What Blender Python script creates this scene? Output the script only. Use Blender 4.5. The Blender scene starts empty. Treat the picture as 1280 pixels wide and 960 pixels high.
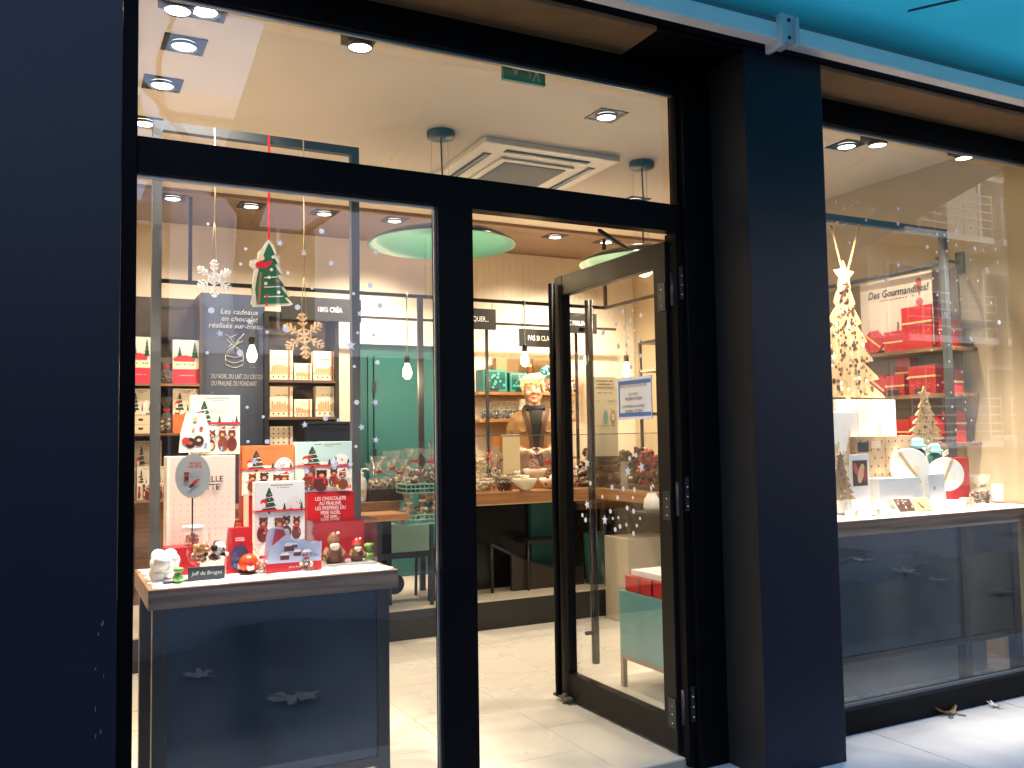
import bpy, bmesh, math, random
from mathutils import Vector, Matrix
R = math.radians
rnd = random.Random(7)
S = bpy.context.scene
COL = S.collection

# ------------------------------------------------------------------ camera
CAM = Vector((0.0, -3.0, 1.31))
F_PX, YAW, PITCH, ROLL = 1121.4, R(27.053), R(3.489), R(-0.9254)
FW = Vector((math.sin(YAW)*math.cos(PITCH), math.cos(YAW)*math.cos(PITCH), math.sin(PITCH)))
R0 = Vector((math.cos(YAW), -math.sin(YAW), 0)); U0 = R0.cross(FW)
RT = R0*math.cos(ROLL) + U0*math.sin(ROLL); UP = U0*math.cos(ROLL) - R0*math.sin(ROLL)
cd = bpy.data.cameras.new('camera'); cam = bpy.data.objects.new('camera', cd); COL.objects.link(cam)
cd.sensor_width = 36; cd.lens = 36*F_PX/1280; cd.clip_start = 0.05; cd.clip_end = 500
M = Matrix((RT, UP, -FW)).transposed().to_4x4(); M.translation = CAM; cam.matrix_world = M
S.camera = cam

# ------------------------------------------------------------------ world, sun, exposure
SUN_EL, SUN_AZ = R(45), R(25)
w = bpy.data.worlds.new('World'); S.world = w; w.use_nodes = True
nt = w.node_tree; bg = nt.nodes['Background']; sk = nt.nodes.new('ShaderNodeTexSky')
sk.sky_type = 'NISHITA'; sk.sun_disc = False; sk.sun_elevation = SUN_EL; sk.sun_rotation = SUN_AZ
sk.air_density = 1.0; sk.dust_density = 1.2; sk.ozone_density = 1.0
nt.links.new(sk.outputs[0], bg.inputs[0]); bg.inputs[1].default_value = 0.15
sl = bpy.data.lights.new('sun', 'SUN'); sl.energy = 0.5; sl.angle = R(14); sl.color = (1, .96, .9)
so = bpy.data.objects.new('sun', sl); COL.objects.link(so)
sd = Vector((math.sin(SUN_AZ)*math.cos(SUN_EL), math.cos(SUN_AZ)*math.cos(SUN_EL), math.sin(SUN_EL)))
so.rotation_euler = sd.to_track_quat('Z', 'Y').to_euler(); so.location = (0, -10, 20)
S.view_settings.view_transform = 'Standard'; S.view_settings.look = 'None'
S.view_settings.exposure = 2.3; S.view_settings.gamma = 1.0
S.cycles.use_denoising = True
try: S.cycles.denoiser = 'OPENIMAGEDENOISE'
except Exception: pass
S.cycles.max_bounces = 8; S.cycles.diffuse_bounces = 4; S.cycles.glossy_bounces = 4
S.cycles.transparent_max_bounces = 32; S.cycles.sample_clamp_indirect = 6
S.cycles.caustics_reflective = False; S.cycles.caustics_refractive = False
WARM = (1.0, .86, .68)
K_DOWN, K_SPOT, K_BULB, K_GLOBE = 25.5, 120.0, 2.3, 2.0

# ------------------------------------------------------------------ helpers
def at(u, v, ax, val):
    """the point of the place seen at photograph pixel (u, v) on the plane axis=val"""
    d = FW + RT*((u-640)/F_PX) - UP*((v-480)/F_PX)
    return CAM + d*((val-CAM[ax])/d[ax])
def rect(uL, uR, vT, vB, y):
    um, vm = (uL+uR)/2, (vT+vB)/2
    return at(uL, vm, 1, y).x, at(uR, vm, 1, y).x, at(um, vB, 1, y).z, at(um, vT, 1, y).z
def lin(c):
    return tuple((x/255/12.92 if x/255 <= .04045 else ((x/255+.055)/1.055)**2.4) for x in c)
_m = {}
def mat(name, rgb, rough=.5, metal=0, var=.0, scale=8, bump=0, bscale=40, spec=.5, coat=0, emit=None, es=0):
    if name in _m: return _m[name]
    m = bpy.data.materials.new(name); m.use_nodes = True; n = m.node_tree.nodes; l = m.node_tree.links
    b = n['Principled BSDF']; b.inputs['Base Color'].default_value = (*rgb, 1)
    b.inputs['Roughness'].default_value = rough; b.inputs['Metallic'].default_value = metal
    b.inputs['Specular IOR Level'].default_value = spec; b.inputs['Coat Weight'].default_value = coat
    if emit: b.inputs['Emission Color'].default_value = (*emit, 1); b.inputs['Emission Strength'].default_value = es
    if var or bump:
        tc = n.new('ShaderNodeTexCoord')
    if var:
        t = n.new('ShaderNodeTexNoise'); t.inputs['Scale'].default_value = scale; t.inputs['Detail'].default_value = 5
        r = n.new('ShaderNodeValToRGB'); l.new(tc.outputs['Object'], t.inputs['Vector'])
        r.color_ramp.elements[0].position = .3; r.color_ramp.elements[1].position = .7
        r.color_ramp.elements[0].color = (*[x*(1-var) for x in rgb], 1)
        r.color_ramp.elements[1].color = (*[min(1, x*(1+var)) for x in rgb], 1)
        l.new(t.outputs['Fac'], r.inputs['Fac']); l.new(r.outputs['Color'], b.inputs['Base Color'])
        rr = n.new('ShaderNodeMapRange'); rr.inputs['To Min'].default_value = rough*.85; rr.inputs['To Max'].default_value = min(1, rough*1.15)
        l.new(t.outputs['Fac'], rr.inputs['Value']); l.new(rr.outputs[0], b.inputs['Roughness'])
    if bump:
        t2 = n.new('ShaderNodeTexNoise'); t2.inputs['Scale'].default_value = bscale; t2.inputs['Detail'].default_value = 4
        bp = n.new('ShaderNodeBump'); bp.inputs['Strength'].default_value = bump; bp.inputs['Distance'].default_value = .01
        l.new(tc.outputs['Object'], t2.inputs['Vector']); l.new(t2.outputs['Fac'], bp.inputs['Height'])
        l.new(bp.outputs[0], b.inputs['Normal'])
    _m[name] = m; return m
def emitter(name, rgb, s):
    if name in _m: return _m[name]
    m = bpy.data.materials.new(name); m.use_nodes = True; n = m.node_tree.nodes; n.remove(n['Principled BSDF'])
    e = n.new('ShaderNodeEmission'); e.inputs[0].default_value = (*rgb, 1); e.inputs[1].default_value = s
    m.node_tree.links.new(e.outputs[0], n['Material Output'].inputs[0]); _m[name] = m; return m
def wood(name, c1, c2, axis=0, rough=.45, scale=1.0):
    if name in _m: return _m[name]
    m = bpy.data.materials.new(name); m.use_nodes = True; n = m.node_tree.nodes; l = m.node_tree.links; b = n['Principled BSDF']
    tc = n.new('ShaderNodeTexCoord'); mp = n.new('ShaderNodeMapping'); sc = [38*scale]*3; sc[axis] = 1.8*scale
    mp.inputs['Scale'].default_value = sc; t = n.new('ShaderNodeTexNoise'); t.inputs['Scale'].default_value = 1; t.inputs['Detail'].default_value = 7
    t.inputs['Distortion'].default_value = .6
    r = n.new('ShaderNodeValToRGB'); r.color_ramp.elements[0].position = .32; r.color_ramp.elements[1].position = .7
    r.color_ramp.elements[0].color = (*c1, 1); r.color_ramp.elements[1].color = (*c2, 1)
    l.new(tc.outputs['Object'], mp.inputs[0]); l.new(mp.outputs[0], t.inputs['Vector']); l.new(t.outputs['Fac'], r.inputs['Fac'])
    l.new(r.outputs['Color'], b.inputs['Base Color']); b.inputs['Roughness'].default_value = rough
    bp = n.new('ShaderNodeBump'); bp.inputs['Strength'].default_value = .15; bp.inputs['Distance'].default_value = .003
    l.new(t.outputs['Fac'], bp.inputs['Height']); l.new(bp.outputs[0], b.inputs['Normal'])
    _m[name] = m; return m
def glass(name, f0=.045, tint=(1, 1, 1), milk=0, rough=0.0):
    """thin clear glazing: Schlick reflection over straight-through transmission"""
    if name in _m: return _m[name]
    m = bpy.data.materials.new(name); m.use_nodes = True; n = m.node_tree.nodes; l = m.node_tree.links; n.remove(n['Principled BSDF'])
    g = n.new('ShaderNodeNewGeometry'); d = n.new('ShaderNodeVectorMath'); d.operation = 'DOT_PRODUCT'
    l.new(g.outputs['Incoming'], d.inputs[0]); l.new(g.outputs['Normal'], d.inputs[1])
    a = n.new('ShaderNodeMath'); a.operation = 'ABSOLUTE'; l.new(d.outputs['Value'], a.inputs[0])
    o = n.new('ShaderNodeMath'); o.operation = 'SUBTRACT'; o.inputs[0].default_value = 1; l.new(a.outputs[0], o.inputs[1])
    p = n.new('ShaderNodeMath'); p.operation = 'POWER'; p.inputs[1].default_value = 5; l.new(o.outputs[0], p.inputs[0])
    q = n.new('ShaderNodeMath'); q.operation = 'MULTIPLY_ADD'; q.inputs[1].default_value = 1-f0; q.inputs[2].default_value = f0
    l.new(p.outputs[0], q.inputs[0])
    t = n.new('ShaderNodeBsdfTransparent'); t.inputs[0].default_value = (*tint, 1)
    gl = n.new('ShaderNodeBsdfGlossy'); gl.inputs['Roughness'].default_value = rough
    x = n.new('ShaderNodeMixShader'); l.new(q.outputs[0], x.inputs[0]); l.new(gl.outputs[0], x.inputs[2])
    if milk:
        df = n.new('ShaderNodeBsdfDiffuse'); df.inputs[0].default_value = (.9, .9, .88, 1)
        y = n.new('ShaderNodeMixShader'); y.inputs[0].default_value = milk; l.new(t.outputs[0], y.inputs[1]); l.new(df.outputs[0], y.inputs[2])
        l.new(y.outputs[0], x.inputs[1])
    else: l.new(t.outputs[0], x.inputs[1])
    l.new(x.outputs[0], n['Material Output'].inputs[0]); _m[name] = m; return m
def print_mat():
    if 'print' in _m: return _m['print']
    m = bpy.data.materials.new('printed_paper'); m.use_nodes = True; n = m.node_tree.nodes
    a = n.new('ShaderNodeAttribute'); a.attribute_name = 'ink'
    b = n['Principled BSDF']; b.inputs['Roughness'].default_value = .42
    m.node_tree.links.new(a.outputs['Color'], b.inputs['Base Color']); _m['print'] = m; return m
WL = {}
def tag(o, label=None, cat=None, group=None, kind=None):
    if label: o['label'] = label
    if cat: o['category'] = cat
    if group: o['group'] = group
    if kind: o['kind'] = kind
    return o
def thing(name, label, cat, loc=(0, 0, 0), group=None):
    o = bpy.data.objects.new(name, None); COL.objects.link(o); o.location = loc; o.empty_display_size = .1
    WL[o.name] = Vector(loc); return tag(o, label, cat, group)
def wl(p): return WL.get(p.name, Vector((0, 0, 0))) if p else Vector((0, 0, 0))
def copy_tree(o, parent=None):
    c = o.copy(); COL.objects.link(c); c.parent = parent
    for ch in list(o.children): copy_tree(ch, c)
    return c
def link(name, me, parent=None, kind=None):
    o = bpy.data.objects.new(name, me); COL.objects.link(o)
    if parent: o.parent = parent; WL[o.name] = wl(parent)
    if kind: o['kind'] = kind
    return o
class MB:
    def __init__(s): s.v = []; s.f = []; s.mi = []; s.sm = []
    def add(s, vs, fs, mi=0, smooth=False):
        k = len(s.v); s.v += [Vector(v) for v in vs]
        for f in fs: s.f.append([i+k for i in f]); s.mi.append(mi); s.sm.append(smooth)
        return s
    def box(s, x0, x1, y0, y1, z0, z1, mi=0):
        return s.add([(x0,y0,z0),(x1,y0,z0),(x1,y1,z0),(x0,y1,z0),(x0,y0,z1),(x1,y0,z1),(x1,y1,z1),(x0,y1,z1)],
                     [(0,3,2,1),(4,5,6,7),(0,1,5,4),(1,2,6,5),(2,3,7,6),(3,0,4,7)], mi)
    def quad(s, a, b, c, d, mi=0): return s.add([a, b, c, d], [(0, 1, 2, 3)], mi)
    def tube(s, pts, r, n=8, mi=0, cap=True):
        pts = [Vector(p) for p in pts]; rs = r if isinstance(r, (list, tuple)) else [r]*len(pts); vs = []; fs = []
        t0 = (pts[1]-pts[0]).normalized(); up = Vector((0, 0, 1)) if abs(t0.z) < .9 else Vector((1, 0, 0))
        for i, p in enumerate(pts):
            t = (pts[min(i+1, len(pts)-1)]-pts[max(i-1, 0)]).normalized(); a = t.cross(up).normalized(); b = t.cross(a)
            for k in range(n):
                w_ = 2*math.pi*k/n; vs.append(p+(a*math.cos(w_)+b*math.sin(w_))*rs[i])
        for i in range(len(pts)-1):
            for k in range(n): k2 = (k+1) % n; fs.append((i*n+k, i*n+k2, (i+1)*n+k2, (i+1)*n+k))
        if cap: fs.append(tuple(range(n))); fs.append(tuple((len(pts)-1)*n+k for k in reversed(range(n))))
        return s.add(vs, fs, mi, True)
    def lathe(s, prof, c, n=24, mi=0, wob=0, sx=1, sy=1):
        vs = []; fs = []; c = Vector(c)
        for i, (r_, z) in enumerate(prof):
            for k in range(n):
                a = 2*math.pi*k/n; q = r_*(1+(rnd.uniform(-wob, wob) if wob else 0))
                vs.append(c+Vector((q*math.cos(a)*sx, q*math.sin(a)*sy, z)))
        for i in range(len(prof)-1):
            for k in range(n): k2 = (k+1) % n; fs.append((i*n+k, i*n+k2, (i+1)*n+k2, (i+1)*n+k))
        return s.add(vs, fs, mi, True)
    def ball(s, c, r, n=10, m=7, mi=0, sc=(1, 1, 1)):
        pr = [(max(1e-5, r*math.sin(math.pi*i/m)), -r*math.cos(math.pi*i/m)) for i in range(m+1)]
        k = len(s.v); s.lathe(pr, (0, 0, 0), n, mi)
        for i in range(k, len(s.v)): q = s.v[i]; s.v[i] = Vector(c)+Vector((q.x*sc[0], q.y*sc[1], q.z*sc[2]))
        return s
    def prism(s, poly, o, ux, uy, depth, mi=0, holes=None):
        """extruded outline: poly in (u, v) on the frame o, ux, uy; depth along ux x uy"""
        o = Vector(o); ux = Vector(ux); uy = Vector(uy); nn = ux.cross(uy).normalized(); n = len(poly)
        a = [o+ux*u+uy*v+nn*depth/2 for u, v in poly]; b = [o+ux*u+uy*v-nn*depth/2 for u, v in poly]
        return s.add(a+b, [tuple(range(n)), tuple(range(2*n-1, n-1, -1))]+[(i, n+i, n+(i+1) % n, (i+1) % n) for i in range(n)], mi)
    def turn(s, c, a, ax='Z', k=0):
        c = Vector(c); m = Matrix.Rotation(a, 3, ax)
        for i in range(k, len(s.v)): s.v[i] = c+m@(s.v[i]-c)
        return s
    def mesh(s, name, mats, off=Vector((0, 0, 0)), bev=0):
        me = bpy.data.meshes.new(name); me.from_pydata([tuple(v-off) for v in s.v], [], s.f)
        for m in (mats if isinstance(mats, (list, tuple)) else [mats]): me.materials.append(m)
        for p, i, q in zip(me.polygons, s.mi, s.sm): p.material_index = i; p.use_smooth = q
        bm = bmesh.new(); bm.from_mesh(me); bmesh.ops.recalc_face_normals(bm, faces=bm.faces)
        if bev:
            ed = [e for e in bm.edges if len(e.link_faces) == 2 and e.calc_face_angle(0) > .6]
            bmesh.ops.bevel(bm, geom=ed, offset=bev, segments=2, affect='EDGES', profile=.6, clamp_overlap=True)
        bm.to_mesh(me); bm.free(); me.update(); return me
    def build(s, name, mats, parent=None, bev=0, kind=None):
        return link(name, s.mesh(name, mats, wl(parent), bev), parent, kind)
    def solo(s, name, mats, label, cat, group=None, bev=0):
        zs = [v.z for v in s.v]; c = Vector((sum(v.x for v in s.v)/len(s.v), sum(v.y for v in s.v)/len(s.v), min(zs)))
        o = link(name, s.mesh(name, mats, c, bev)); o.location = c; WL[o.name] = c; return tag(o, label, cat, group)
def B(x0, x1, y0, y1, z0, z1): return MB().box(x0, x1, y0, y1, z0, z1)
class Art:
    """flat print: coloured shapes in millimetre-thin layers on a face (origin o, unit axes ux, uy, normal n)"""
    def __init__(s, o, ux, uy): s.o = Vector(o); s.ux = Vector(ux).normalized(); s.uy = Vector(uy).normalized(); s.n = s.ux.cross(s.uy); s.v = []; s.f = []; s.c = []; s.k = 1
    def poly(s, pts, c):
        i = len(s.v); d = s.n*(.0012+.00012*s.k); s.k += 1
        s.v += [s.o+s.ux*u+s.uy*v+d for u, v in pts]; s.f.append(list(range(i, i+len(pts)))); s.c.append(c); return s
    def r(s, x0, x1, y0, y1, c): return s.poly([(x0, y0), (x1, y0), (x1, y1), (x0, y1)], c)
    def e(s, cx, cy, rx, ry, c, n=12, a=0):
        ca, sa = math.cos(a), math.sin(a)
        return s.poly([(cx+rx*math.cos(t)*ca-ry*math.sin(t)*sa, cy+rx*math.cos(t)*sa+ry*math.sin(t)*ca) for t in [2*math.pi*i/n for i in range(n)]], c)
    def tree(s, cx, y, w_, h, c=None, deco=True):
        c = c or lin((30, 74, 62)); s.r(cx-w_*.06, cx+w_*.06, y, y+h*.12, lin((90, 60, 40)))
        for k in range(4):
            b = y+h*(.1+.2*k); q = w_*(.5-.1*k); s.poly([(cx-q, b), (cx+q, b), (cx+q*.15, b+h*.32), (cx-q*.15, b+h*.32)], c)
        if deco:
            for k in range(3): b = y+h*(.2+.2*k); q = w_*(.4-.1*k); s.poly([(cx-q, b), (cx+q, b+h*.05), (cx+q, b+h*.085), (cx-q, b+h*.03)], lin((235, 225, 205)))
            for k in range(7): s.e(cx+rnd.uniform(-.3, .3)*w_*(1-k*.12), y+h*(.16+.1*k), w_*.035, w_*.035, rnd.choice([lin((215, 50, 50)), lin((240, 220, 190))]), 8)
        return s
    def lines(s, x0, x1, y, h, c, n=14):
        w_ = (x1-x0)/n
        for k in range(n):
            if rnd.random() > .18: s.r(x0+k*w_, x0+k*w_+w_*.72, y, y+h*rnd.uniform(.75, 1), c)
        return s
    def build(s, name, parent):
        off = wl(parent); me = bpy.data.meshes.new(name); me.from_pydata([tuple(v-off) for v in s.v], [], s.f)
        a = me.attributes.new('ink', 'FLOAT_COLOR', 'FACE')
        for i, c in enumerate(s.c): a.data[i].color = (*c, 1)
        me.materials.append(print_mat()); return link(name, me, parent)
def text(name, body, size, m, parent, o, ux, uy, align='CENTER', shear=0, space=1.0, bold=0, wide=1.0):
    cu = bpy.data.curves.new(name, 'FONT'); cu.body = body; cu.size = size; cu.align_x = align; cu.shear = shear; cu.resolution_u = 2
    cu.space_line = space; cu.offset = bold
    ob = bpy.data.objects.new(name, cu); COL.objects.link(ob); bpy.context.view_layer.update()
    me = bpy.data.meshes.new_from_object(ob.evaluated_get(bpy.context.evaluated_depsgraph_get()))
    bpy.data.objects.remove(ob); bpy.data.curves.remove(cu)
    o = Vector(o); ux = Vector(ux).normalized(); uy = Vector(uy).normalized(); n = ux.cross(uy); off = wl(parent)
    for v in me.vertices: v.co = o+ux*v.co.x*wide+uy*v.co.y+n*(v.co.z+.0035)-off
    me.materials.clear(); me.materials.append(m); return link(name, me, parent)
X_, Y_, Z_ = Vector((1, 0, 0)), Vector((0, 1, 0)), Vector((0, 0, 1))
def star_poly(r, q=.45, n=5, a0=math.pi/2): return [((r if i % 2 == 0 else r*q)*math.cos(a0+math.pi*i/n), (r if i % 2 == 0 else r*q)*math.sin(a0+math.pi*i/n)) for i in range(2*n)]
def lamp(name, kind, loc, power, parent, col=WARM, aim=None, size=1.5, blend=.6, rad=.04):
    l = bpy.data.lights.new(name, kind); l.energy = power; l.color = col; l.shadow_soft_size = rad
    if kind == 'SPOT': l.spot_size = size; l.spot_blend = blend
    o = bpy.data.objects.new(name, l); COL.objects.link(o); o.parent = parent; o.location = Vector(loc)-wl(parent)
    if aim is not None: o.rotation_euler = (Vector(loc)-Vector(aim)).to_track_quat('Z', 'Y').to_euler()
    return o

# ------------------------------------------------------------------ materials
NAVY = mat('navy_lacquer', (.0068, .0085, .0175), .29, spec=.2, var=.10, scale=1.6, bump=.10, bscale=260)
DARKGREY = mat('anthracite_lacquer', (.012, .0115, .012), .5, spec=.25, var=.12, scale=6, bump=.04, bscale=300)
BLACK = mat('black_aluminium', (.0025, .0025, .0035), .42, var=.15, scale=9, spec=.06)
IRON = mat('black_steel', (.012, .012, .013), .4, var=.2, scale=14)
SOFFIT = mat('brown_soffit', (.20, .115, .05), .55, var=.18, scale=10, bump=.05, bscale=200)
GLASS = glass('window_glass', .052)
ACRYL = glass('clear_acrylic', .03, (.985, .985, .98))
CELLO = glass('cellophane', .05, (.985, .98, .97), .06, .08)
CREAM = mat('cream_wall_paint', (.74, .64, .50), .7, var=.05, scale=3)
CEIL = mat('ceiling_paint', (.60, .535, .45), .75, var=.03, scale=2)
BROWNC = mat('brown_ceiling_paint', (.24, .16, .11), .7, var=.05, scale=2)
TEAL = mat('teal_paint', (.016, .10, .095), .5, var=.06, scale=4)
TEALD = mat('deep_teal_paint', (.02, .12, .11), .45, var=.06, scale=4)
SAGE = mat('sage_panel', (.20, .33, .26), .5, var=.05, scale=4)
SLATE = mat('slate_blue_panel', (.03, .044, .085), .6, var=.08, scale=5)
WALNUT = wood('walnut', (.10, .05, .026), (.33, .185, .10), 0)
WALNUTY = wood('walnut_side', (.10, .05, .026), (.33, .185, .10), 1)
OAK = wood('warm_oak', (.22, .095, .03), (.46, .22, .085), 0)
OAKY = wood('warm_oak_side', (.22, .095, .03), (.46, .22, .085), 1)
PLY = wood('birch_plywood', (.34, .215, .10), (.50, .345, .185), 2, .55)
PLYD = wood('dark_plywood', (.30, .18, .085), (.46, .30, .15), 2, .55)
WHITE = mat('white_card', (.78, .77, .74), .5, var=.03, scale=12)
SNOW = mat('fake_snow', (.86, .86, .85), .8, bump=.5, bscale=60)
RED = mat('red_card', lin((186, 18, 26)), .4, var=.08, scale=14)
REDS = mat('red_satin', lin((205, 30, 38)), .28)
GOLD = mat('gold_ribbon', (.72, .50, .24), .3, .3)
CHOC = mat('dark_chocolate', (.040, .016, .009), .5, var=.3, scale=60, spec=.25)
MILKC = mat('milk_chocolate', (.15, .062, .026), .5, var=.3, scale=60, spec=.25)
STONE = mat('white_threshold_stone', (.56, .57, .59), .4, var=.13, scale=3.5, bump=.08, bscale=90)
CHROME = mat('polished_steel', (.55, .55, .55), .22, 1)
LAMPW = emitter('lamp_disc', (1, .90, .72), 6)
BULBM = emitter('filament_glow', (1, .74, .42), 8)
GLOBEM = emitter('globe_glow', (1, .70, .34), 1.6)
def vinyl():
    m = bpy.data.materials.new('white_sticker'); m.use_nodes = True; n = m.node_tree.nodes; l = m.node_tree.links; n.remove(n['Principled BSDF'])
    d = n.new('ShaderNodeBsdfDiffuse'); t = n.new('ShaderNodeBsdfTranslucent'); x = n.new('ShaderNodeMixShader'); x.inputs[0].default_value = .5
    d.inputs[0].default_value = t.inputs[0].default_value = (.86, .89, .97, 1); l.new(d.outputs[0], x.inputs[1]); l.new(t.outputs[0], x.inputs[2]); l.new(x.outputs[0], n['Material Output'].inputs[0]); return m
STICK = vinyl()
CHALK = mat('chalk_lettering', (.75, .75, .74), .8)
LEAFM = mat('dry_leaf', (.30, .17, .06), .6, var=.5, scale=30, bump=.3, bscale=60)
LEAFP = mat('pale_dry_leaf', (.74, .62, .50), .6, var=.25, scale=30, bump=.3, bscale=60)
BOWLM = mat('ivory_ceramic', (.70, .60, .43), .3)
KRAFT = mat('kraft_card', (.46, .31, .17), .6, var=.08, scale=20)
SLATEB = mat('slate_plaque', (.045, .055, .058), .5, var=.1, scale=20)

# ------------------------------------------------------------------ ground, street and the far side (seen in the glass)
def pavement_mat():
    m = bpy.data.materials.new('wet_pavement'); m.use_nodes = True; n = m.node_tree.nodes; l = m.node_tree.links; b = n['Principled BSDF']
    tc = n.new('ShaderNodeTexCoord'); t = n.new('ShaderNodeTexNoise'); t.inputs['Scale'].default_value = .55; t.inputs['Detail'].default_value = 7; t.inputs['Distortion'].default_value = .4
    f = n.new('ShaderNodeTexNoise'); f.inputs['Scale'].default_value = 90; f.inputs['Detail'].default_value = 3
    r = n.new('ShaderNodeValToRGB'); e = r.color_ramp.elements; e[0].position = .47; e[1].position = .53
    l.new(tc.outputs['Object'], t.inputs['Vector']); l.new(tc.outputs['Object'], f.inputs['Vector']); sx = n.new('ShaderNodeSeparateXYZ'); l.new(tc.outputs['Object'], sx.inputs[0]); ma = n.new('ShaderNodeMath'); ma.operation = 'MULTIPLY_ADD'; ma.inputs[1].default_value = -.11; ma.inputs[2].default_value = -.42; l.new(sx.outputs['Y'], ma.inputs[0]); mc = n.new('ShaderNodeMath'); mc.operation = 'ADD'; mc.use_clamp = True; l.new(ma.outputs[0], mc.inputs[0]); l.new(t.outputs['Fac'], mc.inputs[1]); l.new(mc.outputs[0], r.inputs['Fac'])
    x = n.new('ShaderNodeMix'); x.data_type = 'RGBA'; x.inputs['A'].default_value = (.068, .08, .09, 1); x.inputs['B'].default_value = (.22, .22, .215, 1)
    l.new(r.outputs['Color'], x.inputs['Factor'])
    y = n.new('ShaderNodeMix'); y.data_type = 'RGBA'; y.blend_type = 'MULTIPLY'; y.inputs['Factor'].default_value = .5
    l.new(x.outputs['Result'], y.inputs['A']); l.new(f.outputs['Color'], y.inputs['B']); l.new(y.outputs['Result'], b.inputs['Base Color'])
    q = n.new('ShaderNodeMapRange'); q.inputs['To Min'].default_value = .16; q.inputs['To Max'].default_value = .7; l.new(r.outputs['Color'], q.inputs['Value']); l.new(q.outputs[0], b.inputs['Roughness'])
    bp = n.new('ShaderNodeBump'); bp.inputs['Strength'].default_value = .25; bp.inputs['Distance'].default_value = .004; l.new(f.outputs['Fac'], bp.inputs['Height']); l.new(bp.outputs[0], b.inputs['Normal'])
    return m
PAVE = pavement_mat(); ASPH = mat('asphalt', (.05, .05, .053), .6, var=.2, scale=3, bump=.3, bscale=120)
B(-40, 45, -5.6, -.82, -.30, -.048).build('pavement', PAVE, kind='structure')
B(-40, 45, -5.75, -5.602, -.30, -.045).build('kerb', mat('kerb_stone', (.3, .3, .29), .6, var=.1, scale=5), kind='structure')
B(-200, 200, -200, -5.0, -.5, -.17).build('road', ASPH, kind='structure')
B(-40, 45, -30, -10.6, -.30, -.05).build('far_pavement', PAVE, kind='structure')
th = B(-4, 9, -.815, .30, -.30, -.052).build('threshold', mat('mortar', (.25, .25, .24), .8), kind='structure')
for k in range(9):
    a = -1.3+k*.92; B(a, a+.915, -.815, -.03, -.05, -.036).build('stone_slab', STONE, th)
def facade_block(name, label, x0, x1, y, z1, wallm, cols, rows, ww, wh, z0, dz, winm, trim, balc=False):
    t = thing(name, label, 'building', ((x0+x1)/2, y-5, 0))
    B(x0, x1, y-10, y, -.05, z1).build('wall', wallm, t); B(x0-.15, x1+.15, y-.2, y+.22, z1, z1+.35).build('cornice', trim, t)
    fr = B(-ww/2-.1, ww/2+.1, 0, .05, -.1, wh+.1).mesh('window', trim); gl = B(-ww/2, ww/2, .05, .058, 0, wh).mesh('pane', winm)
    bars = MB().box(-.03, .03, .058, .085, 0, wh).mesh('glazing_bar', trim)
    rail = MB(); sl_ = B(-ww/2-.5, ww/2+.5, 0, .95, -.28, -.12).mesh('balcony', trim)
    for k in range(5): rail.tube([(-ww/2-.5, .93, .1+.2*k), (ww/2+.5, .93, .1+.2*k)], .018, 5)
    for k in range(7): a = -ww/2-.48+(ww+.96)*k/6; rail.tube([(a, .93, -.12), (a, .93, .95)], .016, 5)
    rl = rail.mesh('railing', mat('white_railing', (.7, .7, .7), .5)) if balc else None
    for c in range(cols):
        for r_ in range(rows):
            p = Vector((x0+(c+.5)*(x1-x0)/cols, y, z0+r_*dz)); wv = link('window', fr, t); wv.location = p-wl(t)
            link('pane', gl, wv); link('glazing_bar', bars, wv)
            if balc: bb = link('balcony', sl_, t); bb.location = p-wl(t); link('railing', rl, bb)
    if not balc: B(x0+.05, x1-.05, y+.002, y+.10, -.05, 2.75).build('shop_floor_front', mat('dark_shop_front', (.02, .02, .024), .5), t); B(x0, x1, y, y+.16, 2.76, 2.95).build('string_course', trim, t)
    return t
WINB = mat('dark_window', (.05, .04, .03), .08)
facade_block('low_building', 'low brown shop building with pale windows across the street', -12, 1.45, -12, 4.75, mat('brown_render', (.13, .11, .085), .8, var=.08, scale=1), 6, 1, 1.3, 1.2, 2.9, 2.6, mat('blind_window', (.34, .33, .30), .4), mat('brown_trim', (.3, .27, .22), .7))
facade_block('townhouse', 'pale lavender rendered townhouse with tall windows across the street', 1.6, 15.2, -12, 6.6, mat('lavender_render', (.50, .50, .57), .8, var=.05, scale=1), 4, 1, 1.25, 1.7, 3.2, 3.3, WINB, mat('pale_trim', (.6, .59, .6), .7))
facade_block('apartment_building', 'cream apartment block with white railed balconies across the street', 17.3, 28, -12, 8.2, mat('cream_render', (.50, .47, .38), .8, var=.05, scale=1), 3, 3, 2.2, 1.7, 1.2, 2.5, WINB, mat('cream_trim', (.66, .64, .58), .7), True)
def street_tree(x, y):
    t = thing('street_tree', 'bare plane tree standing at the kerb opposite the shop', 'tree', (x, y, -.05)); BARK = mat('bark', (.06, .05, .04), .9, var=.3, scale=12, bump=.5, bscale=30)
    MB().tube([(x, y, -.05), (x+.03, y, 1.5), (x-.04, y, 3.0), (x+.02, y, 4.4)], [.17, .14, .12, .1], 10).build('trunk', BARK, t)
    b = MB()
    def grow(p, d, L, r_, g):
        q = p+d*L; m_ = p+d*L*.5+Vector((rnd.uniform(-.1, .1),)*3)*L; b.tube([p, m_, q], [r_, r_*.8, r_*.6], 5, cap=False)
        if g:
            for _ in range(3): grow(q, (d+Vector((rnd.uniform(-.8, .8), rnd.uniform(-.8, .8), rnd.uniform(-.2, .6)))).normalized(), L*.72, r_*.6, g-1)
    for k in range(5): a = k*1.25; grow(Vector((x, y, 3.2+.25*k)), Vector((math.cos(a), math.sin(a), .75)).normalized(), 1.5, .06, 3)
    b.build('crown', BARK, t)
p = at(311, 716, 2, -.05); street_tree(p.x, -p.y)
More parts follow.
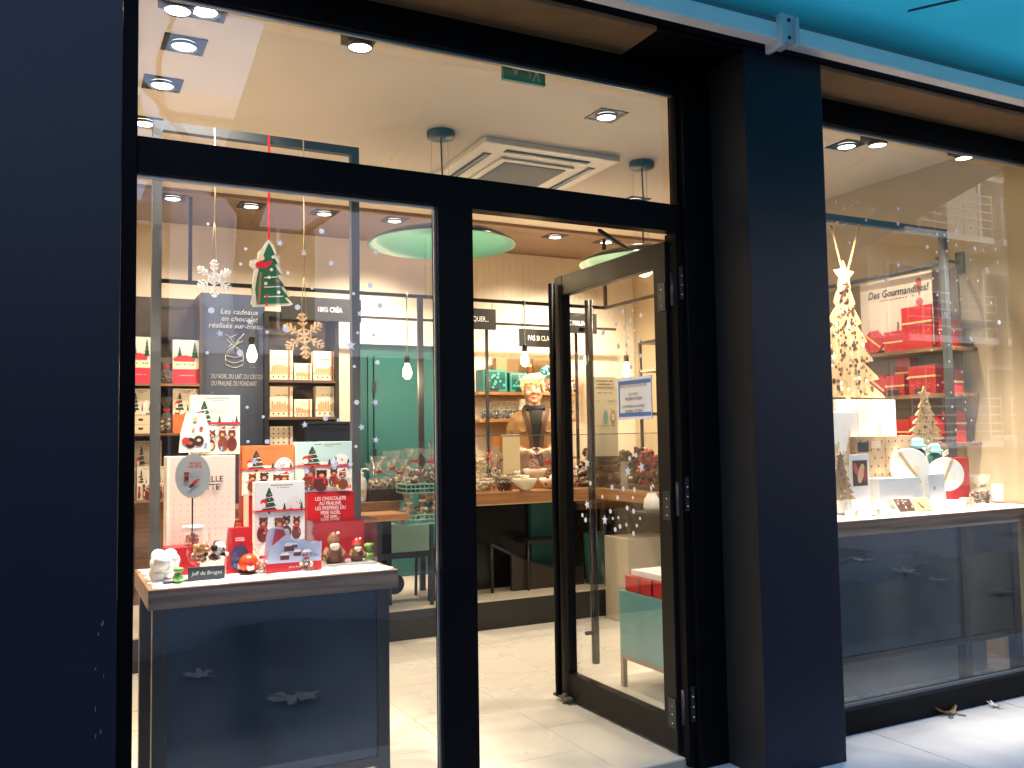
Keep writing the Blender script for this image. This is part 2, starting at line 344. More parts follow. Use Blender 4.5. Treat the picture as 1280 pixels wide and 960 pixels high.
def maple(name, label, pos, size, rz, m, curl=.25, group=None):
    pts = []; n = 5
    for i in range(n):
        a = R(-100+50*i)+math.pi/2
        for da, q in ((-18, .52), (-9, .78), (0, 1.0 if i in (1, 2, 3) else .8), (9, .74), (18, .5), (25, .30)): pts.append((q*math.cos(a+R(da)), q*math.sin(a+R(da))))
    pts += [(-.05, -.25), (.05, -.25)]
    mb = MB(); c = Vector(pos); top = []; N = len(pts)
    def zz(u, v): return size*(.10+curl*(u*u*.9+.35*v*v)+.06*math.sin(9*u+4*v))
    for h in (0, 1):
        for f in (.45, 1): top += [c+Vector((u*f*size, v*f*size, zz(u*f, v*f)+h*.0015)) for u, v in pts]
        top += [c+Vector((0, 0, zz(0, 0)+h*.0015))]
    fs = []
    for h in (0, 1):
        o = h*(2*N+1)
        for i in range(N): j = (i+1) % N; fs += [(o+i, o+N+i, o+N+j, o+j), (o+2*N, o+i, o+j)]
    mb.add(top, fs, 0, False).tube([c+Vector((0, -.2*size, .11*size)), c+Vector((.05*size, -.8*size, .03*size))], .004, 5)
    mb.turn(c, rz); return mb.solo(name, m, label, 'leaf', group)
def mirror_leaf(u, v, *a, **k):
    q = at(u, v, 2, -.046); maple('dry_leaf', a[0], (q.x, -q.y, -.046), *a[1:], **k)
mirror_leaf(254, 850, 'curled dry leaf seen in the left display glass, left of the trunk reflection', .12, 2.2, LEAFP, curl=.18)
mirror_leaf(372, 878, 'large dry leaf seen in the left display glass, right of the trunk reflection', .17, .4, LEAFP, curl=.12)
mirror_leaf(1087, 702, 'small dry leaf seen leftmost in the right display glass', .13, 1.2, LEAFP, curl=.2)
mirror_leaf(1142, 718, 'bunched dry leaf seen in the middle of the right display glass', .17, 2.9, LEAFP, curl=.18)
mirror_leaf(1182, 727, 'flat dry leaf seen right of the bunched one in the right display glass', .12, .9, LEAFP, curl=.2)
mirror_leaf(1262, 742, 'pale dry leaf seen at the far right of the right display glass', .15, 1.9, LEAFP, curl=.15)
for (u, v, lb, sz, rz, cu) in ((1188, 893, 'golden brown maple leaf lying on the white stone under the right window', .085, .5, .5), (1276, 856, 'upright brown leaf against the black sill at the right edge', .07, 2.4, .9), (1246, 884, 'small pale curled leaf on the white stone right of the golden one', .045, 1.6, .7)):
    q = at(u, v, 2, -.036); maple('dry_leaf', lb, (q.x, q.y, -.036), sz, rz, LEAFM if sz > .05 else LEAFP, cu)

# ------------------------------------------------------------------ shop shell
fl = B(-.1, 5.2, .02, 4.3, -.2, -.008).build('floor', mat('tile_grout', (.30, .26, .20), .8), kind='structure')
TILE = mat('cream_porcelain', (.58, .54, .46), .28, var=.03, scale=2.5, bump=.02, bscale=30)
for c in range(12):
    x0 = 2.003-.48*4+.48*(c); off = .32 if c % 2 == 0 else .0
    for r_ in range(-1, 5):
        y0, y1 = .32+off+.65*r_, .32+off+.65*(r_+1); y0 = max(y0, .022); y1 = min(y1, 2.66); xa, xb = max(x0, .1), min(x0+.48, 4.948)
        if y1-y0 > .05 and xb-xa > .05: B(xa+.001, xb-.001, y0+.001, y1-.001, -.007, 0).build('floor_tile', TILE, fl)
pf = B(.11, 4.94, 2.66, 4.1, -.006, .19).build('platform', mat('dark_riser', (.016, .015, .013), .35, var=.2, scale=5), kind='structure')
B(.11, 4.94, 2.66, 4.1, .1905, .20).build('platform_floor', mat('tan_tile', (.50, .44, .34), .35, var=.05, scale=3), pf)
cl = B(-.1, 5.2, .06, 3.2, 3.0, 3.2).build('ceiling', CEIL, kind='structure')
B(-.1, 5.2, 3.202, 4.3, 2.975, 3.2).build('back_ceiling', BROWNC, cl)
bw = B(-.1, 5.2, 4.105, 4.3, -.2, 2.974).build('back_wall', CREAM, kind='structure')
for k in range(30):
    a = 2.96+k*.066; B(a, a+.0648, 4.098, 4.1045, .2, 2.97).build('wall_plank', CREAM, bw)
B(4.952, 5.2, .03, 4.3, -.2, 2.998).build('right_wall', mat('ochre_cream_wall', (.44, .35, .22), .7, var=.05, scale=2), kind='structure')
B(-.1, .1, .06, 4.3, -.2, 2.998).build('left_wall', CREAM, kind='structure')
# ------------------------------------------------------------------ shopfront
sf = thing('shopfront', 'dark navy and black lacquered shop facade round the windows and door', 'facade', (1.3, -.1, 0))
B(4.975, 9, -.25, .0, -.045, 2.9015).build('cladding_panel', NAVY, sf, .003); B(-4, .162, -.25, .0, -.045, 2.9015).build('cladding_panel', NAVY, sf, .003)
B(-4, .164, .002, .25, -.045, 2.9015).build('pier', BLACK, sf); B(-4.2, -.101, .251, 4.3, -.2, 3.2).build('side_wall', BLACK, sf); B(5.201, 9, .1, 4.3, -.2, 3.2).build('side_wall', BLACK, sf)
q_ = random.Random(3)
for k in range(9):
    x, z = (.10+.035*q_.random(), .50+.36*q_.random()) if k < 10 else (-.06+.1*q_.random(), .55+.35*q_.random()); h_ = q_.uniform(.003, .014); B(x, x+q_.uniform(.001, .0035), -.2512, -.2502, z, z+h_).build('paint_scuff', mat('scuffed_paint', (.10, .11, .13), .8), sf)
pl = MB().box(2.492, 2.922, -.25, -.243, -.045, 3.02).build('pillar', NAVY, sf, .002)
tag(pl, 'navy front of the pillar between door and right window')
MB().box(2.494, 2.918, -.2425, .05, -.045, 3.0).build('pillar_return', DARKGREY, sf)
B(2.345, 2.493, -.03, .06, -.045, 2.829).build('door_jamb', BLACK, sf, .003)
B(2.31, 2.344, -.005, .07, -.03, 2.165).build('door_stop', BLACK, sf, .002)
for x0, x1, m_ in ((.165, 2.06, SOFFIT), (2.0605, 2.491, BLACK), (2.925, 4.97, SOFFIT)):
    B(x0, x1, -.248, -.004, 2.88, 2.90).build('soffit', m_, sf)
    B(x0, x1, .0, .1, 2.83, 3.0).build('head_casing', BLACK, sf)
B(-4, 9, -.252, -.2, 2.902, 3.03).build('fascia', BLACK, sf, .002); B(-4, 9, -.199, .05, 2.905, 7).build('upper_wall', mat('upper_render', (.35, .34, .33), .8, var=.06, scale=1), sf); B(-4, 9, .051, 8, 3.205, 7).build('sun_block_storey', mat('upper_render', (.35, .34, .33), .8), sf)  # upper wall raised, unseen storey added, to shade front and rooms from sun
B(2.92, 4.97, -.03, .08, -.036, .068).build('sill', BLACK, sf, .003)
def bars(lst, parent, m=BLACK, name='frame'):
    for b in lst: B(*b).build(name, m, parent, .0025)
SHINY = mat('aluminium_bead', (.42, .42, .42), .35, .8)
lw = thing('shop_window', 'tall left shop window with transom and hanging Christmas decorations', 'window', (.7, .03, 0))
bars([(.165, .222, -.002, .06, -.036, 2.764), (.165, 2.344, -.004, .06, 2.764, 2.829), (.222, 2.344, -.004, .06, 2.167, 2.282), (1.238, 1.376, -.006, .06, -.036, 2.1665), (.222, 1.238, -.002, .06, -.036, .05)], lw)
B(.222, 2.328, .02, .03, 2.752, 2.7635).build('bead', SHINY, lw); B(.222, 1.237, .021, .03, 2.155, 2.1665).build('bead', SHINY, lw); B(1.2305, 1.2375, .02, .03, .051, 2.154).build('bead', SHINY, lw)
B(2.329, 2.3435, .0, .05, 2.283, 2.7635).build('frame', BLACK, lw)
gp = B(.222, 1.2375, .032, .038, .05, 2.1665).build('glass_pane', GLASS, lw)
B(.222, 2.3285, .032, .038, 2.2825, 2.7635).build('glass_pane', GLASS, lw)
rw = thing('shop_window', 'right shop window of one wide pane beside the navy pillar', 'window', (4, .03, 0))
bars([(2.92, 3.0, -.003, .06, .0685, 2.764), (2.92, 4.97, -.003, .06, 2.764, 2.829)], rw)
B(2.98, 4.95, .02, .03, 2.752, 2.7635).build('bead', SHINY, rw); B(3.0, 4.95, .015, .03, .0685, .082).build('bead', SHINY, rw)
gr = B(3.0, 4.95, .032, .038, .0685, 2.7635).build('glass_pane', GLASS, rw)
# window stickers
def stickers(pane, lst, ax, val, z_ax, frame):
    sm = MB().prism(star_poly(1), (0, 0, 0), *frame, .04).mesh('star_sticker', STICK); dm = MB().prism([(math.cos(2*math.pi*i/12), math.sin(2*math.pi*i/12)) for i in range(12)], (0, 0, 0), *frame, .04).mesh('dot_sticker', STICK)
    for (u, v, r_, st) in lst:
        p = at(u, v, ax, val); sc = r_*(p-CAM).dot(FW)/F_PX; o = link('star_sticker' if st else 'dot_sticker', sm if st else dm, pane); o.location = p-wl(pane)
        o.scale = (sc, sc, sc) if ax == 1 else (sc, sc, sc)
        o.rotation_euler = (0, rnd.uniform(-.4, .4), 0) if ax == 1 else (rnd.uniform(-.4, .4), 0, 0)
LS = [(260,280,2,0),(307,311,2,0),(301,330,2,0),(360,341,2,0),(402,289,3.5,0),(390,360,2,0),(442,367,2,0),(264,388,4,0),(372,384,3.5,0),(407,387,3.5,0),(357,411,4,0),(334,415,2,0),(259,441,2.2,0),(300,441,4,0),(447,416,2,0),(350,304,4.5,1),(380,316,4,1),(414,329,4.5,1),(312,402,4.5,1),(275,417,4.5,1),(438,432,7,1),(472,453,3,0),(469,503,4.5,1),(452,534,4.5,1),(470,550,4.5,1),(446,503,3.2,0),(407,523,3.2,0),(443,458,2,0),(445,558,2,0),(381,531,4.5,1),(418,581,6.5,1),(348,586,4.5,1),(438,580,2.8,0),(383,589,3.5,0),(334,552,3,0),(310,552,2,0),(423,525,2.2,0),(318,577,4.5,1),(309,509,2,0),(329,521,2,0),(470,315,4.5,1),(463,357,3.5,0),(475,382,3.5,0),(450,392,4,1),(467,419,4,1)]
stickers(gp, LS, 1, .031, 1, (X_, Z_))
RS = [(1010+a/3.84, 150+b/3.84, 1.7, 0) for a, b in ((133,392),(177,425),(212,410),(240,394),(434,425),(279,481),(174,503),(140,490),(108,588),(200,588),(142,612),(636,452),(620,548),(617,635),(655,553),(672,580),(666,630),(657,705),(677,474),(712,600),(780,670),(842,625),(910,683),(767,760),(715,770),(815,773),(621,725),(600,761),(621,840),(733,862),(683,878),(708,915),(880,877),(907,517))]
RS += [(1010+a/3.84, 150+b/3.84, 3.6, 1) for a, b in ((313,435),(432,497),(435,697),(573,610),(712,533),(787,518),(801,617),(903,620),(861,722),(660,940),(375,770))]
RS += [(1010+a/3.556, 390+b/3.556, 1.5, 0) for a, b in ((585,93),(648,85),(626,147),(550,170),(628,220),(685,266),(655,308),(578,325),(637,358),(442,296),(377,411),(641,421),(657,524),(600,473),(699,434),(727,482),(735,578),(700,400))]+[(1182, 394, 4.5, 1), (1214, 424, 4.5, 1), (1249, 403, 3, 0)]
stickers(gr, RS, 1, .031, 1, (X_, Z_))
# awning
aw = thing('awning', 'teal fabric awning with white aluminium bar over the shopfront', 'awning', (1, -.4, 3))
b0, b1 = at(1100, 66, 1, -.33).z, at(1100, 86, 1, -.33).z
B(.70, 5.6, -.36, -.30, b1, b0).build('front_bar', mat('white_powder_coat', (.95, .95, .95), .35, var=.04, scale=8), aw, .008)
B(.70, 5.6, -.355, -.305, b0, b0+.022).build('bar_rail', mat('grey_aluminium', (.2, .2, .22), .4, .5), aw)
def cloth_mat():
    m = bpy.data.materials.new('teal_canvas'); m.use_nodes = True; n = m.node_tree.nodes; l = m.node_tree.links; n.remove(n['Principled BSDF'])
    d = n.new('ShaderNodeBsdfDiffuse'); t = n.new('ShaderNodeBsdfTranslucent'); x = n.new('ShaderNodeMixShader'); x.inputs[0].default_value = .62
    tc = n.new('ShaderNodeTexCoord'); nz = n.new('ShaderNodeTexNoise'); nz.inputs['Scale'].default_value = 3; l.new(tc.outputs['Object'], nz.inputs['Vector'])
    r = n.new('ShaderNodeValToRGB'); r.color_ramp.elements[0].color = (.035, .34, .36, 1); r.color_ramp.elements[1].color = (.05, .42, .44, 1); l.new(nz.outputs['Fac'], r.inputs['Fac'])
    l.new(r.outputs[0], d.inputs[0]); l.new(r.outputs[0], t.inputs[0]); l.new(d.outputs[0], x.inputs[1]); l.new(t.outputs[0], x.inputs[2]); l.new(x.outputs[0], n['Material Output'].inputs[0]); return m
CLOTH = cloth_mat(); prof = [(-.30, b0+.02), (-.31, b0+.07), (-.36, b0+.105), (-.44, b0+.10), (-.55, b0+.075)]; y_, z_ = prof[-1]
zf = 2.70; prof += [(-.55-(1.45)*k/8, z_+(zf-z_)*k/8) for k in range(1, 9)]; prof += [(-2.0, zf-.03)]
am = MB(); xs = [.75+4.82*k/24 for k in range(25)]; NP = len(prof)
vs = [(x, y, z+.006*math.sin(x*3+y*4)) for x in xs for y, z in prof]
am.add(vs, [(i*NP+j, (i+1)*NP+j, (i+1)*NP+j+1, i*NP+j+1) for i in range(24) for j in range(NP-1)], 0, True).build('canopy', CLOTH, aw)
for x in (1.6, 3.1, 4.4): MB().tube([(x, -.56, z_-.009), (x, -1.98, zf-.009)], .005, 6).build('seam', mat('dark_seam', (.01, .08, .1), .8), aw)
MB().box(.75, 5.57, -2.03, -1.98, zf-.03, zf+.02).build('front_profile', SHINY, aw)
q = at(985, 40, 1, -.37); br = MB().box(q.x-.035, q.x+.035, -.375, -.29, b1-.01, b0+.035).box(q.x-.05, q.x-.03, -.385, -.29, b1-.035, b0+.03).tube([(q.x+.03, -.39, b0+.02), (q.x+.03, -.39, b1-.03)], .009, 8).build('bracket', mat('bracket_white', (.66, .67, .7), .4), aw, .003)
for z in (b0+.01, b1+.01): MB().tube([(q.x, -.379, z), (q.x, -.372, z)], .008, 8).build('bolt', IRON, br)

# ------------------------------------------------------------------ door (swung inward)
HX, HY = 2.318, .05
dr = thing('glass_door', 'open black framed glass door swung into the shop', 'door', (HX, HY, 0))
L = .945; T0, T1 = HX-.025, HX+.025
for n_, b in (('hinge_stile', (T0, T1, HY, HY+.085, .014, 2.135)), ('lock_stile', (T0, T1, HY+L-.075, HY+L, .014, 2.135)), ('top_rail', (T0+.001, T1-.001, HY+.085, HY+L-.075, 2.035, 2.134)), ('bottom_rail', (T0+.001, T1-.001, HY+.085, HY+L-.075, .015, .142))):
    B(*b).build(n_, mat('door_black', (.006, .005, .0045), .45, var=.2, scale=8, spec=.2), dr, .003)
dg = B(HX-.005, HX+.005, HY+.085, HY+L-.075, .142, 2.035).build('glass_pane', GLASS, dr)
MB().tube([(HX+.075, HY+L-.17, .20), (HX+.075, HY+L-.17, 2.0)], .02, 12).build('pull_bar', mat('black_bar', (.008, .008, .009), .2), dr)
MB().tube([(HX+.02, HY+L-.17, .35), (HX+.075, HY+L-.17, .35)], .01).tube([(HX+.02, HY+L-.17, 1.85), (HX+.075, HY+L-.17, 1.85)], .01).build('bar_standoff', BLACK, dr)
MB().tube([(T0-.03, HY+L-.025, .03), (T0-.03, HY+L-.025, 2.1)], .017, 12).build('edge_tube', BLACK, dr)
for z in (.2, 1.05, 1.93):
    h = MB().tube([(HX+.0, HY-.02, z-.07), (HX+.0, HY-.02, z+.07)], .014, 10).box(T0-.006, T0-.001, HY, HY+.05, z-.09, z+.03).box(HX+.004, HX+.022, -.012, -.006, z-.05, z+.09).build('hinge', IRON, dr)
    sc_ = MB()
    for k in range(3): sc_.ball((T0-.007, HY+.02, z-.07+.035*k), .0045, 6, 4).ball((HX+.013, -.013, z-.03+.04*k), .0045, 6, 4)
    sc_.build('screw', CHROME, h)
MB().box(T0-.04, T0-.005, HY+L-.12, HY+L+.02, .02, .034).tube([(T0-.03, HY+L-.08, .0), (T0-.03, HY+L-.08, .05)], .013, 8).build('door_stop_foot', mat('rubber_grey', (.10, .08, .06), .7), dr, .003)
MB().tube([(HX-.05, .3, 2.155), (HX-.33, .08, 2.16)], .009, 6).build('closer_arm', IRON, dr)
DS = [(760,392,2,0),(778,390,3,0),(791,388,2,0),(801,394,3,0),(788,401,3,0),(781,410,3,0),(770,404,5.5,1),(754,416,5.5,1),(773,433,5.5,1),(799,425,5.5,1),(793,413,2,0),(785,422,2,0),(783,432,3,0),(793,441,2,0),(801,445,3,0),(726,447,4.5,1),(788,459,5.5,1),(768,449,2.5,0),(734,579,6,1),(738,604,3,0),(785,589,7,1),(802,584,7,1),(787,573,3,0),(795,569,3,0),(765,609,3.2,0),(779,611,3.2,0),(793,612,3.2,0),(753,621,2.5,0),(772,622,3,0),(791,622,2.2,0),(734,631,6,1),(763,639,3,0),(784,635,3,0),(792,639,3.2,0),(728,644,2.5,0),(756,650,6.5,1),(732,650,3,0),(766,648,2,0),(773,647,2,0),(800,648,2.2,0),(775,658,3,0),(783,656,3.5,1),(796,657,2.2,0),(769,662,3,0),(792,667,3.2,0)]
stickers(dg, DS, 0, HX-.0065, 1, (-Y_, Z_))
# opening-hours notice fixed to the door glass
nx = HX-.010
def nrect(uL, uR, vT, vB): return at(uL, (vT+vB)/2, 0, nx).y, at(uR, (vT+vB)/2, 0, nx).y, at((uL+uR)/2, vB, 0, nx).z, at((uL+uR)/2, vT, 0, nx).z
ya, yb, za, zb = nrect(772, 815, 471, 524)
no = B(nx-.001, nx+.001, yb, ya, za, zb).build('notice', mat('blue_border_paper', lin((60, 105, 165)), .5), dr)
W_, H_ = ya-yb, zb-za
ar = Art((nx-.001, ya, za), -Y_, Z_); ar.r(.0, W_, 0, H_, lin((225, 226, 228))).r(.012, W_-.004, .012, H_-.014, lin((66, 112, 172))).r(.024, W_-.004, .03, H_-.032, lin((226, 226, 222)))
ar.build('print', no); INK = mat('black_ink', (.02, .02, .022), .6)
for k, (t_, s_) in enumerate((('NOUS VOUS ACCUEILLONS', .017), ('LE LUNDI', .017), ('14.00H-19.00H', .022), ('DU MARDI AU SAMEDI', .017), ('10.00H-19.00H', .022))):
    text('lettering', t_, s_, INK, no, (nx-.002, (ya+yb)/2, zb-[.068, .125, .16, .21, .245][k]*H_/.29), -Y_, Z_)

# ------------------------------------------------------------------ ceiling fittings
def downlight(x, y, label, zc=3.0, aim=None, power=K_DOWN, tilt=0):
    t = thing('ceiling_spotlight', label, 'spotlight', (x, y, zc), 'square recessed ceiling spotlights'); s_ = .085
    MB().box(x-s_, x+s_, y-s_, y-s_+.016, zc-.006, zc-.0005).box(x-s_, x+s_, y+s_-.016, y+s_, zc-.006, zc-.0005).box(x-s_, x-s_+.016, y-s_+.016, y+s_-.016, zc-.006, zc-.0005).box(x+s_-.016, x+s_, y-s_+.016, y+s_-.016, zc-.006, zc-.0005).box(x-s_+.016, x+s_-.016, y-s_+.016, y+s_-.016, zc-.003, zc-.0005).build('bezel', IRON, t)
    MB().lathe([(.055, -.004), (.060, -.018), (.052, -.018), (.048, -.010)], (x, y, zc), 24).build('gimbal_ring', mat('grey_ring', (.10, .11, .12), .4, .5), t)
    MB().lathe([(.0001, -.014), (.047, -.011)], (x, y, zc), 24).build('lamp_disc', LAMPW, t)
    lamp('spot', 'SPOT', (x, y, zc-.03), power, t, aim=aim or (x, y, 0), size=R(112), blend=.9)
    return t
for x, y, lb in ((.468, .918, 'second recessed spotlight from the top left corner'), (.43, 1.396, 'third recessed spotlight down the left side of the ceiling'), (.398, 1.971, 'recessed spotlight half behind the left window frame'), (.50, .56, 'recessed spotlight beside the black box spot at top left'),
                 (2.565, .882, 'recessed spotlight alone in the upper right of the transom'), (3.676, 2.226, 'recessed spotlight behind the right pendant cord')): downlight(x, y, 'square black '+lb)
for x, lb in ((.693, 'left of the white snowflake cord'), (1.21, 'just left of the red ribbon'), (1.732, 'right of the twine cord'), (2.27, 'hidden behind the left pendant shade'), (3.664, 'left one above the open door'), (4.165, 'tilted one above the open door')):
    downlight(x, 3.35, 'square black spotlight in the brown back ceiling, '+lb, 2.975, aim=(x, 4.1, .6), power=K_DOWN*(.6 if x < 2 else 1.2 if 3.5 < x < 4 else 1.9))
downlight(4.12, .703, 'square black recessed spotlight leftmost in the right window')
def boxspot(u, v, y, label, aim, power):
    p = at(u, v, 1, y); x, zb = p.x, p.z; t = thing('box_spotlight', label, 'spotlight', (x, y, 3.0), 'black surface box spotlights over the window tables')
    B(x-.06, x+.06, y-.06, y+.06, zb+.025, 2.999).build('housing', IRON, t, .004)
    MB().lathe([(.046, zb+.03), (.05, zb+.005), (.045, zb-.003), (.043, zb+.005)], (x, y, 0), 24).build('collar', mat('black_collar', (.02, .02, .02), .3), t)
    MB().lathe([(.0001, zb-.001), (.043, zb+.003)], (x, y, 0), 24).build('lamp_disc', LAMPW, t)
    lamp('spot', 'SPOT', (x, y, zb-.015), power, t, aim=aim, size=R(48), blend=.6); return t
boxspot(222, 14, .26, 'black box spotlight at the top left corner of the transom', (.5, .50, .9), 68)
boxspot(450, 60, .26, 'black box spotlight hanging under the transom head in the middle', (.85, .50, .9), 72)
boxspot(1097, 182, .27, 'black box spotlight left of centre in the right window', (3.75, .42, .8), 150)
boxspot(1205, 198, .27, 'black box spotlight at the right in the right window', (4.4, .4, .9), 150)
def pendant(x, y, label):
    t = thing('pendant_lamp', label, 'pendant lamp', (x, y, 3.0), 'wide teal dish pendant lamps'); zs = 2.385
    MB().lathe([(.0001, 2.965), (.075, 2.965), (.078, 2.975), (.078, 2.999)], (x, y, 0), 28).build('canopy', mat('teal_black', (.02, .035, .04), .4), t)
    wv = MB().tube([(x, y, 2.966), (x+.006, y, 2.75), (x-.004, y, 2.55), (x, y, zs+.09)], .0045, 6)
    wv.build('cord', IRON, t); wi = MB()
    for k in range(3): a = k*2.1+.4; wi.tube([(x+.055*math.cos(a), y+.055*math.sin(a), 2.966), (x+.055*math.cos(a), y+.055*math.sin(a), zs+.08)], .0012, 4)
    wi.build('suspension_wire', SHINY, t)
    o_ = [(.03, .10), (.06, .092), (.14, .082), (.25, .058), (.34, .028), (.40, -.008)]; 
    MB().lathe([(.0001, .102)]+o_+[(.402, -.014)], (x, y, zs), 56).build('shade', mat('shade_black', (.012, .012, .012), .18), t)
    MB().lathe([(.0001, .09)]+[(r_-.006, z-.009) for r_, z in o_]+[(.4015, -.0145)], (x, y, zs-.001), 56).build('shade_lining', mat('mint_enamel', (.10, .34, .27), .4), t)
    MB().ball((x, y, zs-.045), .055, 20, 12).build('globe_bulb', GLOBEM, t); MB().tube([(x, y, zs+.01), (x, y, zs+.08)], .02, 12).build('lampholder', GOLD, t)
    lamp('globe', 'POINT', (x, y, zs-.115), K_GLOBE, t, (1, .72, .42), rad=.03)
    return t
pendant(1.873, 1.479, 'wide mint lined dish pendant behind the black post'); pendant(3.21, 1.477, 'wide mint lined dish pendant partly behind the open door top')
ac = thing('air_conditioner', 'white square ceiling cassette air conditioner with grille', 'air conditioner', (2.57, 1.88, 3)); ACW = mat('ac_white', (.72, .69, .62), .45)
x0, x1, y0, y1 = 2.12, 3.02, 1.43, 2.33
MB().box(x0, x1, y0, y1, 2.965, 2.999).build('body', ACW, ac, .008)
B(x0+.2, x1-.2, y0+.2, y1-.2, 2.950, 2.964).build('grille_panel', ACW, ac, .005)
SLOT = mat('slot_dark', (.02, .03, .035), .4)
for b in ((x0+.17, x1-.17, y0+.07, y0+.12), (x0+.17, x1-.17, y1-.12, y1-.07), (x0+.07, x0+.12, y0+.17, y1-.17), (x1-.12, x1-.07, y0+.17, y1-.17)):
    B(*b, 2.9605, 2.9645).build('air_slot', SLOT, ac)
    lx = b[1]-b[0] > .1; v_ = B(b[0]+.004, b[1]-.004, b[2]+(.014 if lx else .004), b[3]-(.026 if lx else .004), 2.955, 2.960) if lx else B(b[0]+.014, b[1]-.026, b[2]+.004, b[3]-.004, 2.955, 2.960)
    v_.build('louvre', mat('louvre_grey', (.3, .32, .33), .4), ac)
g_ = MB()
for k in range(26): a = x0+.245+k*.0162; g_.box(a, a+.006, y0+.24, y1-.24, 2.944, 2.9495)
for k in range(26): a = y0+.245+k*.0162; g_.box(x0+.24, x1-.24, a, a+.006, 2.9440, 2.9470)
o = g_.build('grille', mat('grille_grey', (.30, .29, .26), .5), ac); o['kind'] = 'stuff'
B(x0+.24, x1-.24, y0+.24, y1-.24, 2.9492, 2.9499).build('filter', mat('filter_dark', (.08, .08, .08), .8), ac)
a0, a1, c0, c1 = rect(628, 680, 84, 104, .30); ex = thing('exit_sign', 'green emergency exit sign cut by the transom head', 'sign', ((a0+a1)/2, .3, c1))
B(a0, a1, .29, .31, c0, c0+.115).build('sign_plate', mat('exit_green', lin((20, 84, 54)), .4, emit=lin((10, 60, 40)), es=.15), ex)
ar = Art((a0, .29, c0), X_, Z_); w_ = a1-a0; PW = lin((215, 225, 210)); ar.poly([(w_*.18, .06), (w_*.28, .02), (w_*.40, .06)], PW).r(w_*.24, w_*.33, .06, .1, PW).r(w_*.60, w_*.64, .02, .1, PW).r(w_*.64, w_*.95, .085, .1, PW)
ar.e(w_*.80, .078, .008, .008, PW).poly([(w_*.74, .035), (w_*.80, .04), (w_*.84, .07), (w_*.78, .07)], PW).poly([(w_*.68, .01), (w_*.71, .01), (w_*.78, .04), (w_*.75, .045)], PW).poly([(w_*.84, .012), (w_*.87, .012), (w_*.83, .045), (w_*.79, .042)], PW).build('print', ex)
MB().tube([((a0+a1)/2, .3, c0+.115), ((a0+a1)/2, .3, 2.999)], .006).build('hanger', CHROME, ex)
# steel gantry frames above the tables
def gantry(x0, x1, y, zt, zb, label, m, xs):
    t = thing('steel_frame', label, 'rack frame', ((x0+x1)/2, y, zb), 'steel display frames behind the window tables')
    B(x0-.018, x1+.018, y-.018, y+.018, zt-.036, zt).build('top_beam', m, t)
    for x in xs: B(x-.018, x+.018, y-.0185, y+.0185, zb, zt-.0365).build('upright', m, t)
    return t
GREYS = mat('grey_steel', (.045, .05, .055), .65, 0, var=.1, scale=10)
gantry(.355, 1.17, .8, 2.61, .0, 'tall steel frame standing behind the left display table', GREYS, (.355, 1.17))
t = gantry(3.35, 4.655, .5, 2.50, .0, 'tall steel frame at the end of the red box shelves', GREYS, (3.35, 4.655))

# ------------------------------------------------------------------ counters and rear fittings
cn = thing('sales_counter', 'L shaped wooden sales counter with glass front on the raised platform', 'counter', (3, 3, .2)); CY = 2.75
B(2.50, 4.6, CY, CY+.62, .85, .93).build('counter_top', OAK, cn, .004)
B(3.625, 4.25, 1.95, CY-.001, .85, .93).build('counter_top', OAKY, cn, .004)
B(2.50, 3.62, CY+.004, CY+.03, .842, .849).build('edge_trim', GOLD, cn)
B(2.50, 4.6, CY+.35, CY+.37, .2, .849).build('counter_front', mat('black_front', (.006, .006, .007), .25), cn)
a = at(664, 660, 1, CY+.3).x; B(a, a+.24, CY+.30, CY+.349, .2, .849).build('counter_panel', TEALD, cn)
B(4.0, 4.2, 2.0, 2.74, .2, .849).build('counter_front', mat('black_front', (.006, .006, .007), .25), cn)
B(2.50, 3.62, CY+.03, CY+.038, .931, 1.33).build('glass_front', ACRYL, cn)
B(3.66, 3.668, 1.97, CY+.03, .931, 1.33).build('glass_front', ACRYL, cn); B(2.50, 3.66, CY+.026, CY+.042, 1.33, 1.336).build('glass_edge', mat('glass_edge_green', (.10, .14, .12), .2), cn)
B(3.656, 3.672, 1.97, CY+.026, 1.33, 1.336).build('glass_edge', mat('glass_edge_green', (.1, .1, .1), .2), cn)
lc = thing('side_counter', 'walnut topped side counter left of the basket stand', 'counter', (1.7, 3, .2))
B(.9, 2.08, CY, CY+.5, .83, .905).build('counter_top', WALNUT, lc, .003); B(.9, 2.03, 2.46, 2.747, .80, .845).build('serving_ledge', OAK, lc, .003)
B(1.0, 1.06, 2.5, 2.56, .2, .799).build('leg', IRON, lc); B(1.80, 1.86, 2.5, 2.56, .2, .799).build('leg', IRON, lc); B(.9, 2.05, CY+.1, CY+.46, .2, .829).build('cabinet', mat('black_front', (.006, .006, .007), .25), lc)
tc_ = thing('sage_bench', 'low sage green bench box on black legs behind the left table', 'bench', (2.1, 2.85, .2)); a, b_, c, d = rect(478, 541, 656, 692, 2.85)
B(a, b_, 2.85, 3.05, c+.01, d).build('panel', SAGE, tc_, .003); B(a-.02, b_+.03, 2.845, 3.06, c-.03, c+.009).build('rail', IRON, tc_)
for x in (a+.0, b_-.02): B(x, x+.035, 2.85, 2.885, .2, c-.031).build('leg', IRON, tc_); 
MB().tube([((a+b_)/2-.08, 2.9, .33), ((a+b_)/2-.08, 2.98, .33)], .07, 20).build('wheel', IRON, tc_)
